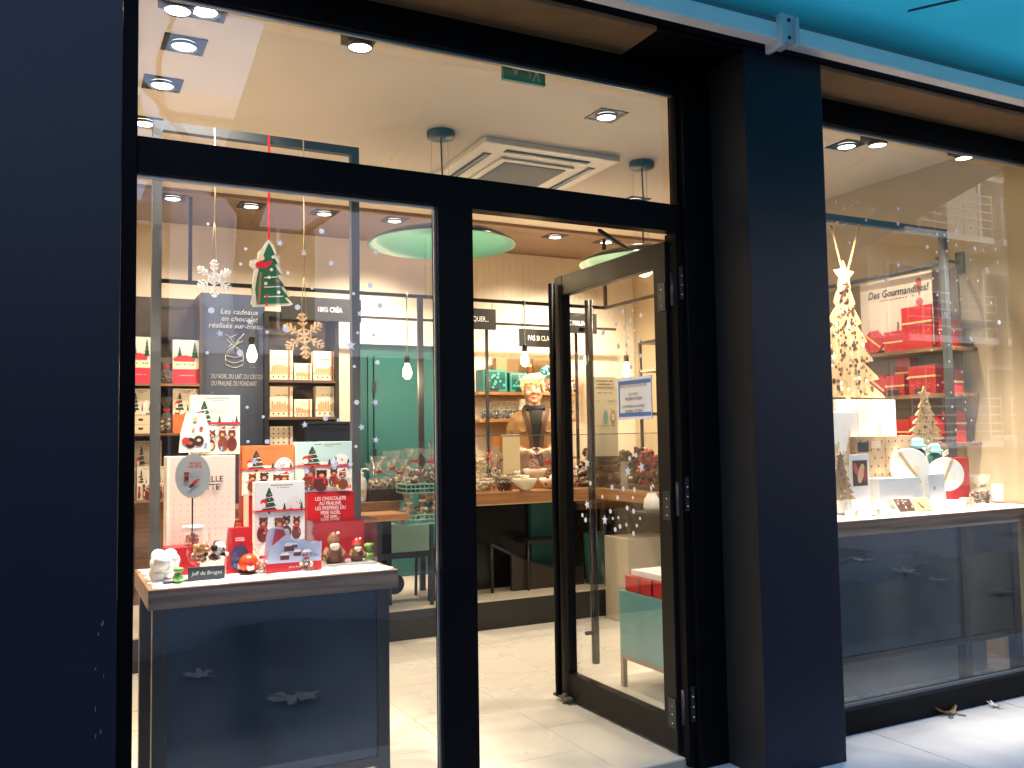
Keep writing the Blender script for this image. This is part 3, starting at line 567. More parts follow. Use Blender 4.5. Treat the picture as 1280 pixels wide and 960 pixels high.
def stool(u, v, label):
    p = at(u, v, 1, 3.0); x, y = p.x, 3.0; t = thing('stool', label, 'stool', (x, y, .2), 'black metal stools under the counter'); zt = .56
    B(x-.16, x+.16, y-.14, y+.14, zt-.02, zt).build('seat', IRON, t, .004)
    for sx in (-.15, .15):
        for sy in (-.13, .13): MB().tube([(x+sx, y+sy, .2), (x+sx*.95, y+sy*.95, zt-.02)], .011, 6).build('leg', IRON, t)
    return t
stool(672, 690, 'black stool before the teal panel under the counter'); stool(552, 690, 'black stool behind the post beside the sage bench')
rp = thing('floor_ramp', 'low curved black ramp rail under the counter', 'ramp', (3.05, 2.82, .2)); mb = MB(); pts = [(615, 682), (640, 694), (665, 704), (690, 710)]
pp = [at(u, v, 1, 2.9) for u, v in pts]; DARKB = mat('dark_brown_metal', (.03, .022, .015), .35, var=.2, scale=9)
pp.append(Vector((3.6, 2.9, pp[-1].z-.01)))
for k in range(len(pp)-1): a, b_ = pp[k], pp[k+1]; mb.add([(a.x, 2.9, .2), (b_.x, 2.9, .2), (b_.x, 2.9, b_.z), (a.x, 2.9, a.z), (a.x, 2.93, .2), (b_.x, 2.93, .2), (b_.x, 2.93, b_.z), (a.x, 2.93, a.z)], [(0,1,2,3),(7,6,5,4),(3,2,6,7),(0,4,5,1),(0,3,7,4),(1,5,6,2)])
k = MB().add(mb.v, mb.f); MB().tube([v+Vector((0, .015, .006)) for v in pp], .012, 6).build('rail', IRON, rp)
mb2 = MB()
for i in range(1, len(pp)-1): a, b_ = pp[i], pp[i+1]; mb2.add([(a.x, 2.9, .2), (b_.x, 2.9, .2), (b_.x, 2.9, b_.z), (a.x, 2.9, a.z), (a.x, 2.93, .2), (b_.x, 2.93, .2), (b_.x, 2.93, b_.z), (a.x, 2.93, a.z)], [(0,1,2,3),(7,6,5,4),(3,2,6,7),(0,4,5,1),(0,3,7,4),(1,5,6,2)])
mb2.build('skirt', DARKB, rp); MB().tube([(pp[0].x+.005, 2.915, .2), (pp[0].x+.005, 2.915, pp[0].z)], .012, 6).build('post', IRON, rp)
# hanging rail with filament bulbs
rl = thing('hanging_rail', 'black rail running round the rear shelves with bulbs hung from it', 'rail', (2.5, 3.3, 2.4))
MB().box(.6, 4.125, 3.288, 3.312, 2.38, 2.405).build('bar', IRON, rl); B(4.10, 4.125, 1.5, 3.2875, 2.38, 2.405).build('bar', IRON, rl)
B(.6, 4.6, 3.88, 3.90, 2.29, 2.31).build('rear_bar', IRON, rl)
for x in (.8, 2.72, 4.11): B(x-.012, x+.012, 3.2885, 3.3115, 2.4055, 2.974).build('hanger', IRON, rl)
x = at(526, 500, 1, 3.3).x; B(x-.02, x+.02, 3.285, 3.315, .2, 2.379).build('upright', GREYS, rl)
def bulb(u, v, y, label, x=None):
    p = at(u, v, 1, y); x = p.x if x is None else x; z = p.z; t = thing('filament_bulb', label, 'light bulb', (x, y, z), 'bare filament bulbs hung from the rail')
    MB().tube([(x, y, z+.105), (x+.003, y, (z+2.39)/2), (x, y, 2.39)], .004, 6).tube([(x, y-.015, 2.37), (x, y-.017, 2.41), (x, y+.017, 2.41), (x, y+.015, 2.37)], .005, 5).build('cord', mat('mint_cord', (.25, .42, .36), .6), t)
    MB().lathe([(.0001, .112), (.012, .11), (.022, .095), (.022, .05), (.019, .045)], (x, y, z), 14).build('lampholder', IRON, t)
    MB().lathe([(.016, .046), (.018, .03), (.030, .0), (.034, -.025), (.030, -.05), (.015, -.068), (.0001, -.072)], (x, y, z), 18).build('bulb', BULBM, t)
    lamp('bulb_light', 'POINT', (x, y-.05, z-.09), K_BULB, t, (1, .72, .42), rad=.03); return t
bulb(315, 440, 3.3, 'lit filament bulb before the slate blue chalk panel'); bulb(509, 462, 3.3, 'lit filament bulb before the teal door'); bulb(656, 447, 3.3, 'lit filament bulb above the woman')
bulb(735, 447, 3.3, 'lit filament bulb behind the door pull bar'); q = at(783, 460, 0, 4.112); bulb(783, 460, q.y, 'lit filament bulb above the blue bordered notice', 4.112)
# hanging black signs
def sign(uL, uR, vT, vB, y, body, label, size, xo=None):
    a, b_, c, d = rect(uL, uR, vT, vB, y); t = thing('hanging_sign', label, 'sign', ((a+b_)/2, y, c), 'black category signs hung over the rear shelves')
    B(a, b_, y, y+.02, c, d).build('board', mat('sign_black', (.012, .011, .010), .5), t, .002)
    MB().tube([(a+.03, y+.01, d), (a+.03, y+.01, 2.42 if d < 2.4 else d+.05)], .003, 5).tube([(b_-.03, y+.01, d), (b_-.03, y+.01, 2.42 if d < 2.4 else d+.05)], .003, 5).build('hanger', IRON, t)
    text('lettering', body, size, CHALK, t, (xo if xo else (a+b_)/2, y-.0005, (c+d)/2-size*.36), X_, Z_, wide=.72); return t
sign(560, 620, 385, 411, 3.75, 'A CRAQUER...', 'black sign reading craquer beside the black post', .062, at(592, 398, 1, 3.75).x)
sign(650, 713, 412, 434, 3.8, 'PAS SI CLASSIQUE', 'black sign hung right above the woman', .062, at(682, 423, 1, 3.8).x)
sign(690, 746, 391, 416, 3.7, 'AVEC MALIN', 'black sign seen through the door glass', .062, at(716, 404, 1, 3.7).x)
sign(352, 452, 372, 401, 3.75, '100% CRÉA', 'long black sign over the shelf of cream boxes', .055, at(412, 387, 1, 3.75).x)

# ------------------------------------------------------------------ boxes with printed fronts
GREEN, CREAMI = lin((44, 96, 70)), lin((242, 232, 212))
def art_scene(ar, w, h, sky, snow, ribbon=True, bears=True, top=1.0):
    ar.r(0, w, 0, h, sky); k = h*.50
    ar.e(w*.46, k, w*.455, h*.10, snow, 16); ar.r(0, w, 0, k, snow); ar.e(w*.8, k+h*.02, w*.19, h*.24, lin((238, 232, 224)), 16)
    for i in range(9): ar.e(w*(.68+.24*rnd.random()), k+h*(.04+.15*rnd.random()), w*.012, w*.012, lin((60, 46, 48)), 6)
    ar.tree(w*.27, k-h*.02, w*.36, h*.42); ar.tree(w*.58, k, w*.10, h*.15, deco=False); ar.tree(w*.93, k, w*.09, h*.16, deco=False)
    ar.e(w*.16, k+h*.17, w*.07, h*.055, lin((206, 40, 46))).e(w*.15, k+h*.12, w*.05, h*.05, CREAMI)
    if bears:
        q = random.Random(rnd.random()); xs_ = [.17, .42, .64, .86]
        for i, cx in enumerate(xs_):
            cx += q.uniform(-.05, .05); s_ = q.uniform(.72, 1.22); dy = q.uniform(-.03, .05); c = lin(q.choice([(86, 34, 30), (104, 44, 34), (74, 30, 30), (124, 62, 40)])); lean = q.uniform(-.03, .03)
            cx = min(max(cx, .14*s_), 1-.14*s_); ar.e(w*cx, h*(.15+dy), w*.12*s_, h*.14*s_, c, 14)
            ar.e(w*(cx+lean), h*(.335+dy), w*.088*s_, h*.085*s_, c, 14).e(w*(cx+lean-.06*s_), h*(.40+dy), w*.03*s_, h*.028*s_, c).e(w*(cx+lean+.06*s_), h*(.40+dy), w*.03*s_, h*.028*s_, c).e(w*(cx+lean), h*(.315+dy), w*.042*s_, h*.033*s_, lin((204, 150, 108)))
            for e_ in (-.03, .03): ar.e(w*(cx+lean+e_*s_), h*(.352+dy), w*.009, w*.009, lin((20, 12, 12)), 6)
            k_ = q.random(); hc = lin((204, 38, 44))
            if k_ < .4: ar.poly([(w*(cx+lean-.075*s_), h*(.40+dy)), (w*(cx+lean+.075*s_), h*(.40+dy)), (w*(cx+lean+.05), h*(.475+dy*.5))], hc).r(w*(cx+lean-.075*s_), w*(cx+lean+.075*s_), h*(.392+dy), h*(.41+dy), CREAMI)
            elif k_ < .7: ar.poly([(w*(cx-.09*s_), h*(.235+dy)), (w*(cx+.09*s_), h*(.255+dy)), (w*(cx+.09*s_), h*(.285+dy)), (w*(cx-.09*s_), h*(.265+dy))], hc).poly([(w*(cx+.03*s_), h*(.26+dy)), (w*(cx+.07*s_), h*(.26+dy)), (w*(cx+.08*s_), h*(.14+dy)), (w*(cx+.045*s_), h*(.14+dy))], hc)
            else: ar.e(w*cx, h*(.14+dy), w*.07*s_, h*.085*s_, lin((226, 180, 150)), 12)
            if q.random() < .6: x_ = min(max(cx+q.uniform(-.1, .1), .05), .9); y_ = q.uniform(.02, .07); ar.r(w*x_, w*(x_+.07), h*y_, h*(y_+.07), lin(q.choice([(70, 110, 170), (235, 190, 80), (206, 50, 50), (44, 96, 70)]))).r(w*(x_+.03), w*(x_+.04), h*y_, h*(y_+.07), CREAMI)
        for i in range(16): ar.e(w*q.random()*.94+w*.03, h*q.uniform(.02, .47), w*.010, w*.010, CREAMI, 6)
    if ribbon: ar.r(0, w, h*.515, h*.545, lin((214, 44, 50)))
    ar.lines(w*.3, w*.78, h*.94, h*.022, lin((120, 92, 80))).lines(w*.42, w*.66, h*.905, h*.014, lin((120, 92, 80)), 9)
def box_thing(name, label, cat, x0, x1, y0, y1, z0, z1, m, group=None, bev=.002):
    return thing(name, label, cat, ((x0+x1)/2, (y0+y1)/2, z0), group), B(x0, x1, y0, y1, z0, z1), m, bev
def gift_box(label, uL, uR, vT, vB, y, dep, m, sky=None, snow=CREAMI, ribbon=True, bears=True, z0=None, name='gift_box', cat='gift box', group=None, extra=None):
    a, b_, c, d = rect(uL, uR, vT, vB, y); c = z0 if z0 is not None else c
    t = thing(name, label, cat, ((a+b_)/2, y+dep/2, c), group); bo = B(a, b_, y, y+dep, c, d).build('carton', m, t, .0015)
    if sky:
        ar = Art((a+.001, y, c+.001), X_, Z_); art_scene(ar, b_-a-.002, d-c-.002, sky, snow, ribbon, bears); ar.build('print', t)
    if ribbon and sky: MB().box(a-.002, b_+.002, y-.004, y+dep+.003, c+(d-c)*.52, c+(d-c)*.535).build('ribbon', REDS, t)
    if extra: extra(t, a, b_, c, d, y)
    return t
TZ = .832
# ---- left display table
lt = thing('display_table', 'walnut topped display table with dark glass front in the left window', 'table', (.72, .47, 0))
B(.282, 1.148, .2, .76, .765, .832).build('table_top', WALNUT, lt, .003)
for x in (.297, 1.070):
    for y in (.215, .70): B(x, x+.045, y, y+.045, 0, .7645).build('leg', IRON, lt)
BLUEP = mat('dark_blue_glass_panel', (.012, .028, .042), .10, var=.45, scale=2.2)
B(.343, 1.069, .225, .235, .16, .7645).build('front_panel', BLUEP, lt); B(.3425, 1.0695, .2155, .259, .128, .159).build('bottom_rail', IRON, lt)
def fluff(x0, x1, y0, y1, z, h, name, label, bump=.5):
    n, m_ = 26, 14; vs = []
    for j in range(m_+1):
        for i in range(n+1):
            u, v = i/n, j/m_; e = min(u, 1-u, v, 1-v); k = min(1, e*7)**.5
            jx = (rnd.uniform(-.012, .012), rnd.uniform(-.012, .012)) if e < .01 else (0, 0)
            vs.append((x0+(x1-x0)*u+jx[0], y0+(y1-y0)*v+jx[1], z+.002+h*k*(.45+bump*rnd.random())))
    N = len(vs); fs = [(j*(n+1)+i, j*(n+1)+i+1, (j+1)*(n+1)+i+1, (j+1)*(n+1)+i) for j in range(m_) for i in range(n)]
    ring = [i for i in range(n+1)]+[j*(n+1)+n for j in range(1, m_+1)]+[m_*(n+1)+i for i in range(n-1, -1, -1)]+[j*(n+1) for j in range(m_-1, 0, -1)]
    lo = [(vs[i][0], vs[i][1], z+.0005) for i in ring]; fs += [(ring[k], ring[(k+1) % len(ring)], N+(k+1) % len(ring), N+k) for k in range(len(ring))]
    o = MB().add(vs+lo, fs, 0, True).solo(name, SNOW, label, 'fake snow'); return o
fluff(.30, 1.135, .215, .74, TZ, .010, 'snow_blanket', 'white fake snow blanket spread over the left table')
mb = MB()
for k in range(26): mb.ball((.33+.05*rnd.random(), .34+.10*rnd.random(), .85+.075*rnd.random()), .018+.014*rnd.random(), 9, 6)
mb.solo('snow_heap', SNOW, 'heaped white cotton snow at the left end of the left table', 'fake snow')
PINKC = mat('blush_card', (.74, .60, .53), .5)
def nouvelle(t, a, b_, c, d, y):
    w_, h = b_-a, d-c; ar = Art((a, y, c), X_, Z_)
    for j in range(11):
        for i in range(9): ar.e(w_*(.1+.1*i), h*(.08+.055*j), .0022, .0022, lin((232, 140, 120)), 6)
    ar.r(.0, w_*.03, 0, h, lin((238, 228, 220))); ar.build('print', t)
    text('lettering', 'NOUVELLE\nRECETTE', .030, INK, t, (a+w_*.52, y-.001, d-h*.23), X_, Z_, bold=.0006)
gift_box('tall blush pink box reading recette behind the oval sign', 208, 294, 570, 698, .56, .10, PINKC, z0=TZ+.006, extra=nouvelle, ribbon=False)
gift_box('sage green Christmas box standing on the tall pink box', 238, 300, 494, 569, .60, .05, mat('sage_card', lin((214, 224, 200)), .45), lin((196, 214, 196)), lin((238, 236, 220)), z0=at(250, 569, 1, .56).z+.001)
# white chocolate pouch in front of the sage box
p0 = at(228, 566, 1, .57); a, b_, c, d = rect(224, 263, 517, 566, .575); po = thing('chocolate_pouch', 'white chocolate pouch leaning before the sage box on top', 'pouch', ((a+b_)/2, .575, c))
MB().prism([(0, 0), (b_-a, 0), (b_-a-.004, (d-c)*.55), (b_-a-.02, d-c), (.025, d-c), (.006, (d-c)*.5)], (a, .583, c+.001), X_, Z_, .022).build('pack', WHITE, po, .003)
ar = Art((a, .572, c), X_, Z_); w_, h = b_-a, d-c
for cx, cy, q, col in ((.35, .25, .17, (60, 34, 26)), (.62, .30, .17, (70, 40, 28)), (.2, .3, .12, (180, 60, 50)), (.7, .62, .06, (200, 60, 50)), (.45, .6, .05, (226, 170, 110)), (.85, .2, .06, (150, 160, 210)), (.5, .85, .07, (230, 190, 120))): ar.e(w_*cx, h*cy, w_*q, w_*q*1.1, lin(col), 12)
ar.e(w_*.35, h*.25, w_*.08, w_*.06, lin((160, 90, 50))).e(w_*.62, h*.32, w_*.07, w_*.05, lin((230, 200, 170))).build('print', po)
# oval sign on a stick
p = at(241, 595, 1, .42); ov = thing('oval_sign', 'grey oval price sign on a stick reading boule before the pink box', 'sign', (p.x, .42, TZ)); rx, rz = 21*(p-CAM).dot(FW)/F_PX, 27.5*(p-CAM).dot(FW)/F_PX
MB().prism([(rx*math.cos(t_), rz*math.sin(t_)) for t_ in [2*math.pi*i/32 for i in range(32)]], p, X_, Z_, .003).build('card', mat('silver_grey_card', (.42, .43, .42), .35, var=.05, scale=10), ov)
MB().tube([p+Vector((0, .004, rz*.9)), p+Vector((0, .006, -rz)), (p.x, .425, TZ+.12)], .003, 6).build('stick', IRON, ov)
RINK = mat('red_ink', lin((190, 60, 50)), .6); text('lettering', 'BOULE\nDE FÊTE', .0125, RINK, ov, p+Vector((.008, -.002, rz*.52)), X_, Z_, bold=.0004)
ar = Art(p+Vector((0, -.0015, 0)), X_, Z_); ar.r(-.030, -.014, -.022, .012, lin((170, 80, 40))).r(-.031, -.013, .008, .014, lin((120, 30, 30))).r(-.028, -.016, -.014, -.002, lin((60, 30, 24))).e(.008, -.022, .012, .007, lin((190, 50, 44)), a=.5).e(-.004, -.034, .011, .006, lin((90, 40, 30)), a=.6).e(.018, -.014, .007, .004, lin((200, 90, 60))).build('print', ov)
# small lantern jar with white lid
x, y = at(241, 700, 1, .46).x, .46; c = at(241, 683, 1, y).z; d = at(241, 650, 1, y).z
p_ = B(at(208, 700, 1, .42).x, at(250, 700, 1, .42).x, .42, .52, TZ+.008, at(230, 684, 1, .42).z).solo('red_box', RED, 'plain red box carrying the white lidded sweet jar', 'gift box', bev=.002)
jr = thing('sweet_jar', 'small sweet jar with white lid on the plain red box', 'jar', (x, y, c)); MB().lathe([(.0001, .0), (.028, 0), (.032, .01), (.032, .05), (.029, .056)], (x, y, c), 20).build('jar_glass', CELLO, jr)
MB().lathe([(.0001, .076), (.036, .075), (.038, .07), (.036, .057), (.0001, .0565)], (x, y, c), 20).build('lid', WHITE, jr); 
def sweetm(f): return [BOWLM if m is WHITE else m for m in f]
def heap(c, rx, ry, rz, n, r_, flat=1.0, seed=1, m=0):
    q = random.Random(seed); mb = MB()
    for _ in range(n):
        a, s_, zz = q.random()*6.283, math.sqrt(q.random()), q.random(); s2 = s_*(1-.6*zz) if flat < 1 else s_
        mb.ball((c[0]+rx*s2*math.cos(a), c[1]+ry*s2*math.sin(a), c[2]+rz*zz), r_*q.uniform(.7, 1.2), 6, 4, 0, (1, 1, q.uniform(.6, 1)))
        for f in range(len(mb.mi)-24, len(mb.mi)): mb.mi[f] = q.randrange(m) if m and f == len(mb.mi)-24 else mb.mi[len(mb.mi)-24]
    return mb
heap((x, y, c+.006), .022, .022, .042, 22, .008, seed=3, m=2).build('sweets', [mat('orange_sweet', lin((220, 110, 50)), .35), RED], jr)
# two goblets
def goblet(u, v, y, label, seed):
    p = at(u, v, 1, y); t = thing('sweet_goblet', label, 'goblet', (p.x, y, TZ+.008), 'glass goblets of wrapped chocolates'); z = TZ+.008; h = at(u, v-48, 1, y).z-z
    MB().lathe([(.0001, .003), (.026, .002), (.027, .006), (.008, .014), (.005, .03), (.012, .04), (.034, .055), (.043, .08), (.043, .10), (.034, h*.92), (.030, h)], (p.x, y, z), 26).build('bowl', ACRYL, t)
    heap((p.x, y, z+.058), .028, .028, .055, 24, .013, seed=seed, m=4).build('chocolates', [CHOC, WHITE, mat('copper_foil', (.5, .25, .1), .3, .6), MILKC], t)
    MB().ball((p.x, y-.01, z+.10), .022, 14, 9).build('wrapped_ball', WHITE if seed == 5 else mat('copper_foil', (.5, .25, .1), .3, .6), t); return t
goblet(249, 706, .34, 'glass goblet of chocolates left behind the slate plaque', 4); goblet(274, 706, .35, 'glass goblet of chocolates right behind the slate plaque', 5)
# slate plaque
a, b_, c, d = rect(235, 281, 708, 726, .27); pq = thing('name_plaque', 'dark slate name plaque at the front of the left table', 'plaque', ((a+b_)/2, .27, TZ))
MB().box(a, b_, .27, .276, TZ+.008, d).turn(((a+b_)/2, .27, TZ), -.06).build('plate', SLATEB, pq, .002); text('lettering', 'Jeff de Bruges', .019, CHALK, pq, ((a+b_)/2, .265, (c+d)/2-.002), X_, Z_, shear=.1, wide=.95)
# red handled bag
a, b_, c, d = rect(283, 318, 660, 711, .36); rb = thing('treat_bag', 'red handled carton bag of pralines beside the goblets', 'gift bag', ((a+b_)/2, .38, TZ)); h = d-c
MB().add([(a, .36, TZ+.008), (b_, .36, TZ+.008), (b_, .43, TZ+.008), (a, .43, TZ+.008), (a+.012, .38, d), (b_-.012, .38, d), (b_-.012, .41, d), (a+.012, .41, d)], [(0,3,2,1),(4,5,6,7),(0,1,5,4),(1,2,6,5),(2,3,7,6),(3,0,4,7)]).build('carton', RED, rb, .002)
MB().prism([(-.018, 0), (-.014, .026), (.014, .026), (.018, 0), (.012, 0), (.010, .019), (-.010, .019), (-.012, 0)], ((a+b_)/2, .395, d-.001), X_, Z_, .003).build('handle', RED, rb)
sl_ = (d-TZ-.008); nrm = Vector((0, .02, sl_)).normalized(); ar = Art((a, .36, TZ+.008), X_, nrm); w_ = b_-a
ar.e(w_*.5, sl_*.33, w_*.36, sl_*.3, lin((60, 58, 84)), 14)
for k in range(12): ar.e(w_*(.2+.6*rnd.random()), sl_*(.1+.45*rnd.random()), w_*.09, w_*.09, lin(rnd.choice([(226, 120, 60), (70, 80, 140), (230, 200, 150), (120, 60, 50), (210, 60, 50)])), 6)
ar.build('print', rb); text('lettering', 'OURSON\nPRALINÉS', .0075, CHALK, rb, Vector((a, .36, TZ+.008))+X_*w_*.5+nrm*sl_*.76, X_, nrm, bold=.0002)
# orange bauble on tray
p = at(311, 713, 2, TZ+.02); bb = thing('chocolate_bauble', 'shiny orange bauble ornament in front of the red treat bag', 'bauble', (p.x, p.y, TZ)); r_ = .034
MB().ball((p.x, p.y, TZ+.012+r_), r_, 20, 12).build('sphere', mat('orange_foil', lin((222, 74, 34)), .25, .2, var=.3, scale=30), bb); MB().lathe([(.0001, .0), (.034, 0), (.036, .004)], (p.x, p.y, TZ+.008), 20).build('tray', IRON, bb)
ar = Art((p.x, p.y-r_*.97, TZ+.04), X_, Z_); ar.e(.0, -.006, .014, .012, CREAMI).e(.0, .006, .010, .008, lin((190, 30, 36))).e(.004, -.018, .006, .004, lin((30, 26, 28))).build('print', bb)
def candy(u, v, col, label, nm, y=None, zb=None, h=.045, name='wrapped_sweet'):
    zb = TZ+.012 if zb is None else zb; p = at(u, v, 2, zb); t = thing(name, label, 'sweet', (p.x, p.y, zb)); m_ = mat(nm, lin(col), .22, .2, var=.4, scale=60)
    MB().lathe([(.0001, 0), (.016, .002), (.018, .015), (.014, .024), (.005, .028)], (p.x, p.y, zb), 14, 0, .08).build('body', m_, t); MB().lathe([(.005, .027), (.015, h*.8), (.017, h), (.010, h*1.05), (.004, h*.75)], (p.x, p.y, zb), 12, 0, .2).build('twist', m_, t); return t
candy(223, 727, (120, 176, 96), 'green wrapped sweet in front of the plain red box', 'green_foil'); q = at(215, 727, 2, TZ+.01); B(q.x-.03, q.x+.07, q.y-.018, q.y+.018, TZ+.007, TZ+.0115).solo('slate_tray', IRON, 'thin dark tray under the green sweet at the front left', 'tray', bev=.001)
# stacked boxes
p0z = at(335, 619, 1, .62).z
gift_box('red riser box with a beige side under the orange box', 303, 345, 619, 680, .62, .08, RED, z0=TZ+.008, ribbon=False)
B(at(305, 640, 1, .60).x, at(311, 640, 1, .60).x, .60, .618, TZ+.008, at(308, 617, 1, .6).z).solo('beige_box', mat('beige_card', (.62, .5, .34), .5), 'slim beige box edge left of the red riser box', 'gift box', bev=.001)
gift_box('orange Christmas box tied with red ribbon, left of the aqua box', 302, 368, 557, 619, .62, .06, mat('orange_card', lin((214, 104, 50)), .45), lin((224, 118, 62)), z0=p0z+.001)
def rouge(t, a, b_, c, d, y):
    text('lettering', 'LES CHOCOLATS\nAU PRALINÉ,\nLES PRÉFÉRÉS DU\nPÈRE NOËL\nDE JEFF', .0205, CHALK, t, ((a+b_)/2-.003, y-.001, d-.032), X_, Z_, bold=.0002, space=.92, wide=.80)
gift_box('red box with white praline slogan behind the clear case', 384, 443, 615, 700, .58, .06, RED, z0=TZ+.008, ribbon=False, extra=rouge)
gift_box('aqua Christmas box tied with red ribbon on top of the red slogan box', 371, 440, 552, 614, .585, .06, mat('aqua_card', lin((176, 206, 204)), .45), lin((184, 212, 208)), z0=at(410, 615, 1, .58).z+.001)
gift_box('white Christmas box tied with red ribbon at the front middle', 319, 381, 602, 678, .46, .055, WHITE, lin((240, 240, 236)), lin((244, 243, 238)), z0=at(350, 678, 1, .46).z)
a, b_, c, d = rect(322, 380, 678, 705, .47); B(a, b_, .47, .56, TZ+.008, c+ (d-c) - .001).solo('white_riser', WHITE, 'low white riser under the white Christmas box', 'riser', bev=.002)
# die-cut lilac diorama box
a, b_, c, d = rect(333, 402, 664, 719, .30); db = thing('diorama_box', 'lilac and red die cut winter village box at the front centre', 'gift box', ((a+b_)/2, .31, TZ)); w_, h = b_-a, d-c; z0 = TZ+.008
B(a, b_, .30, .36, z0, z0+h*.27).build('base', RED, db, .001); LIL = mat('lilac_card', (.50, .53, .68), .5)
prof_ = [(0, h*.22), (w_*.99, h*.22), (w_, h*.66), (w_*.80, h*.64), (w_*.66, h*.74), (w_*.50, h*.70), (w_*.44, h*.78), (w_*.40, h*.92), (w_*.28, h*1.02), (w_*.18, h*1.05), (w_*.10, h*1.0), (w_*.06, h*.8)]
MB().prism(prof_, (a, .2985, z0), X_, Z_, .002).build('scenery_card', LIL, db); MB().prism([(u, v*.96) for u, v in prof_], (a, .362, z0), X_, Z_, .002).build('scenery_card', LIL, db)
ar = Art((a, .297, z0), X_, Z_); ar.poly([(w_*.09, h*.62), (w_*.34, h*.86), (w_*.30, h*.97), (w_*.16, h*1.0)], lin((198, 44, 50)))
for cx, cy, s_ in ((.4, .56, .09), (.55, .42, .07), (.72, .4, .08), (.32, .36, .08), (.5, .6, .05)): ar.r(w_*(cx-s_), w_*(cx+s_), h*(cy-s_*.9), h*(cy+s_*.4), lin((120, 44, 44))).poly([(w_*(cx-s_*1.1), h*(cy+s_*.4)), (w_*(cx+s_*1.1), h*(cy+s_*.4)), (w_*(cx+s_*.6), h*(cy+s_*1.3)), (w_*(cx-s_*.6), h*(cy+s_*1.3))], lin((238, 238, 242))).r(w_*(cx-s_*.3), w_*(cx+s_*.2), h*(cy-s_*.7), h*(cy), lin((60, 60, 90)))
ar.e(w_*.8, h*.34, w_*.16, h*.03, lin((150, 160, 196))).build('print', db); text('lettering', 'Jeff de Bruges', .009, CHALK, db, (a+w_*.52, .2995, z0+h*.10), X_, Z_, shear=.1)
# clear case with chocolate figures
a, b_, c, d = rect(392, 472, 651, 704, .34); cs = thing('acrylic_case', 'clear display case with red back holding chocolate figures', 'display case', ((a+b_)/2, .42, TZ)); z0 = TZ+.014
B(a, b_, .34, .50, TZ+.008, TZ+.0135).build('base', mat('steel_grey_base', (.3, .3, .3), .35, .3), cs)
for b in ((a, b_, .34, .343, z0, d), (a, a+.003, .3435, .497, z0, d), (b_-.003, b_, .3435, .497, z0, d), (a, b_, .34, .50, d+.0005, d+.0035)): B(*b).build('acrylic_panel', ACRYL, cs)
B(a+.003, b_-.003, .498, .501, z0, d).build('back_panel', RED, cs)
def santa(u, v, s_, label):
    p = at(u, v, 1, .41); x, y = p.x, .41; t = thing('chocolate_santa', label, 'chocolate figure', (x, y, z0)); WF = mat('white_choc', (.72, .62, .48), .4)
    MB().lathe([(.0001, 0), (.026*s_, .002), (.030*s_, .02*s_), (.026*s_, .045*s_), (.016*s_, .058*s_)], (x, y, z0), 16, sy=.8).build('body', MILKC, t); MB().ball((x, y-.004, z0+.068*s_), .022*s_, 14, 9).build('head', MILKC, t)
    MB().lathe([(.0235*s_, 0), (.018*s_, .016*s_), (.008*s_, .028*s_), (.0005, .032*s_)], (x, y, z0+.074*s_), 14).build('hat', RED if 'right' in label else MILKC, t)
    MB().ball((x, y-.018*s_, z0+.058*s_), .015*s_, 10, 7, 0, (1.2, .7, 1)).build('beard', WF, t); MB().ball((x+.014*s_, y-.006, z0+.10*s_), .006*s_, 8, 6).build('pompom', WF, t)
    for sx in (-1, 1): MB().tube([(x+sx*.020*s_, y, z0+.05*s_), (x+sx*.034*s_, y-.012, z0+.03*s_), (x+sx*.024*s_, y-.026*s_, z0+.02*s_)], [.009*s_, .009*s_, .008*s_], 8).build('arm', MILKC, t)
santa(417, 700, 1.12, 'larger chocolate Santa figure at left in the clear case'); santa(446, 700, .86, 'smaller chocolate Santa with red hat at right in the clear case')
candy(461, 699, (122, 170, 70), 'green wrapped sweet in the right corner of the clear case', 'lime_foil', zb=z0, h=.06); candy(410, 702, (222, 180, 60), 'yellow wrapped sweet at left in the clear case', 'yellow_foil', zb=z0, h=.03); candy(426, 702, (214, 70, 50), 'red wrapped sweet between the two chocolate Santas', 'scarlet_foil', zb=z0, h=.03)

# ------------------------------------------------------------------ window hangings (left)
TWINE = mat('jute_twine', (.55, .42, .24), .8, bump=.4, bscale=200)
HY_ = .772
def snowflake(u, v, rp, m, label, top_v, twm, ang=0):
    p = at(u, v, 1, HY_); r_ = rp*(p-CAM).dot(FW)/F_PX; t = thing('snowflake_ornament', label, 'ornament', p); mb = MB()
    for k in range(6):
        a = math.pi/2+k*math.pi/3+ang; d1 = Vector((math.cos(a), 0, math.sin(a))); d2 = Vector((-math.sin(a), 0, math.cos(a)))
        def bar(s0, s1, w_): 
            e = (s1-s0).normalized(); n_ = Vector((-e.z, 0, e.x)); mb.prism([(0, -w_), ((s1-s0).length, -w_), ((s1-s0).length, w_), (0, w_)], s0, e, n_, r_*.12)
        bar(p, p+d1*r_, r_*.046)
        for f, l_ in ((.42, .26), (.62, .30), (.82, .18)):
            for sg in (-1, 1): bar(p+d1*r_*f, p+d1*r_*(f+l_*.62)+d2*sg*r_*l_*.72, r_*.034)
        bar(p+d1*r_*.34, p+(Vector((math.cos(a+math.pi/3), 0, math.sin(a+math.pi/3))))*r_*.34, r_*.027)
    mb.turn(p, .18); mb.build('flake', m, t)
    top = p+Vector((0, 0, r_*.98)); zt = 2.605
    MB().tube([top+Vector((-.011, 0, -.006)), top+Vector((-.004, 0, .12)), (p.x, HY_, top.z+.16)], .0018, 5).tube([top+Vector((.011, 0, -.006)), top+Vector((.004, 0, .12)), (p.x, HY_, top.z+.16)], .0018, 5).tube([(p.x, HY_, top.z+.155), (p.x+.002, HY_, (zt+top.z)/2), (p.x-.001, HY_, zt)], .0028, 6).build('cord', twm, t)
    return t
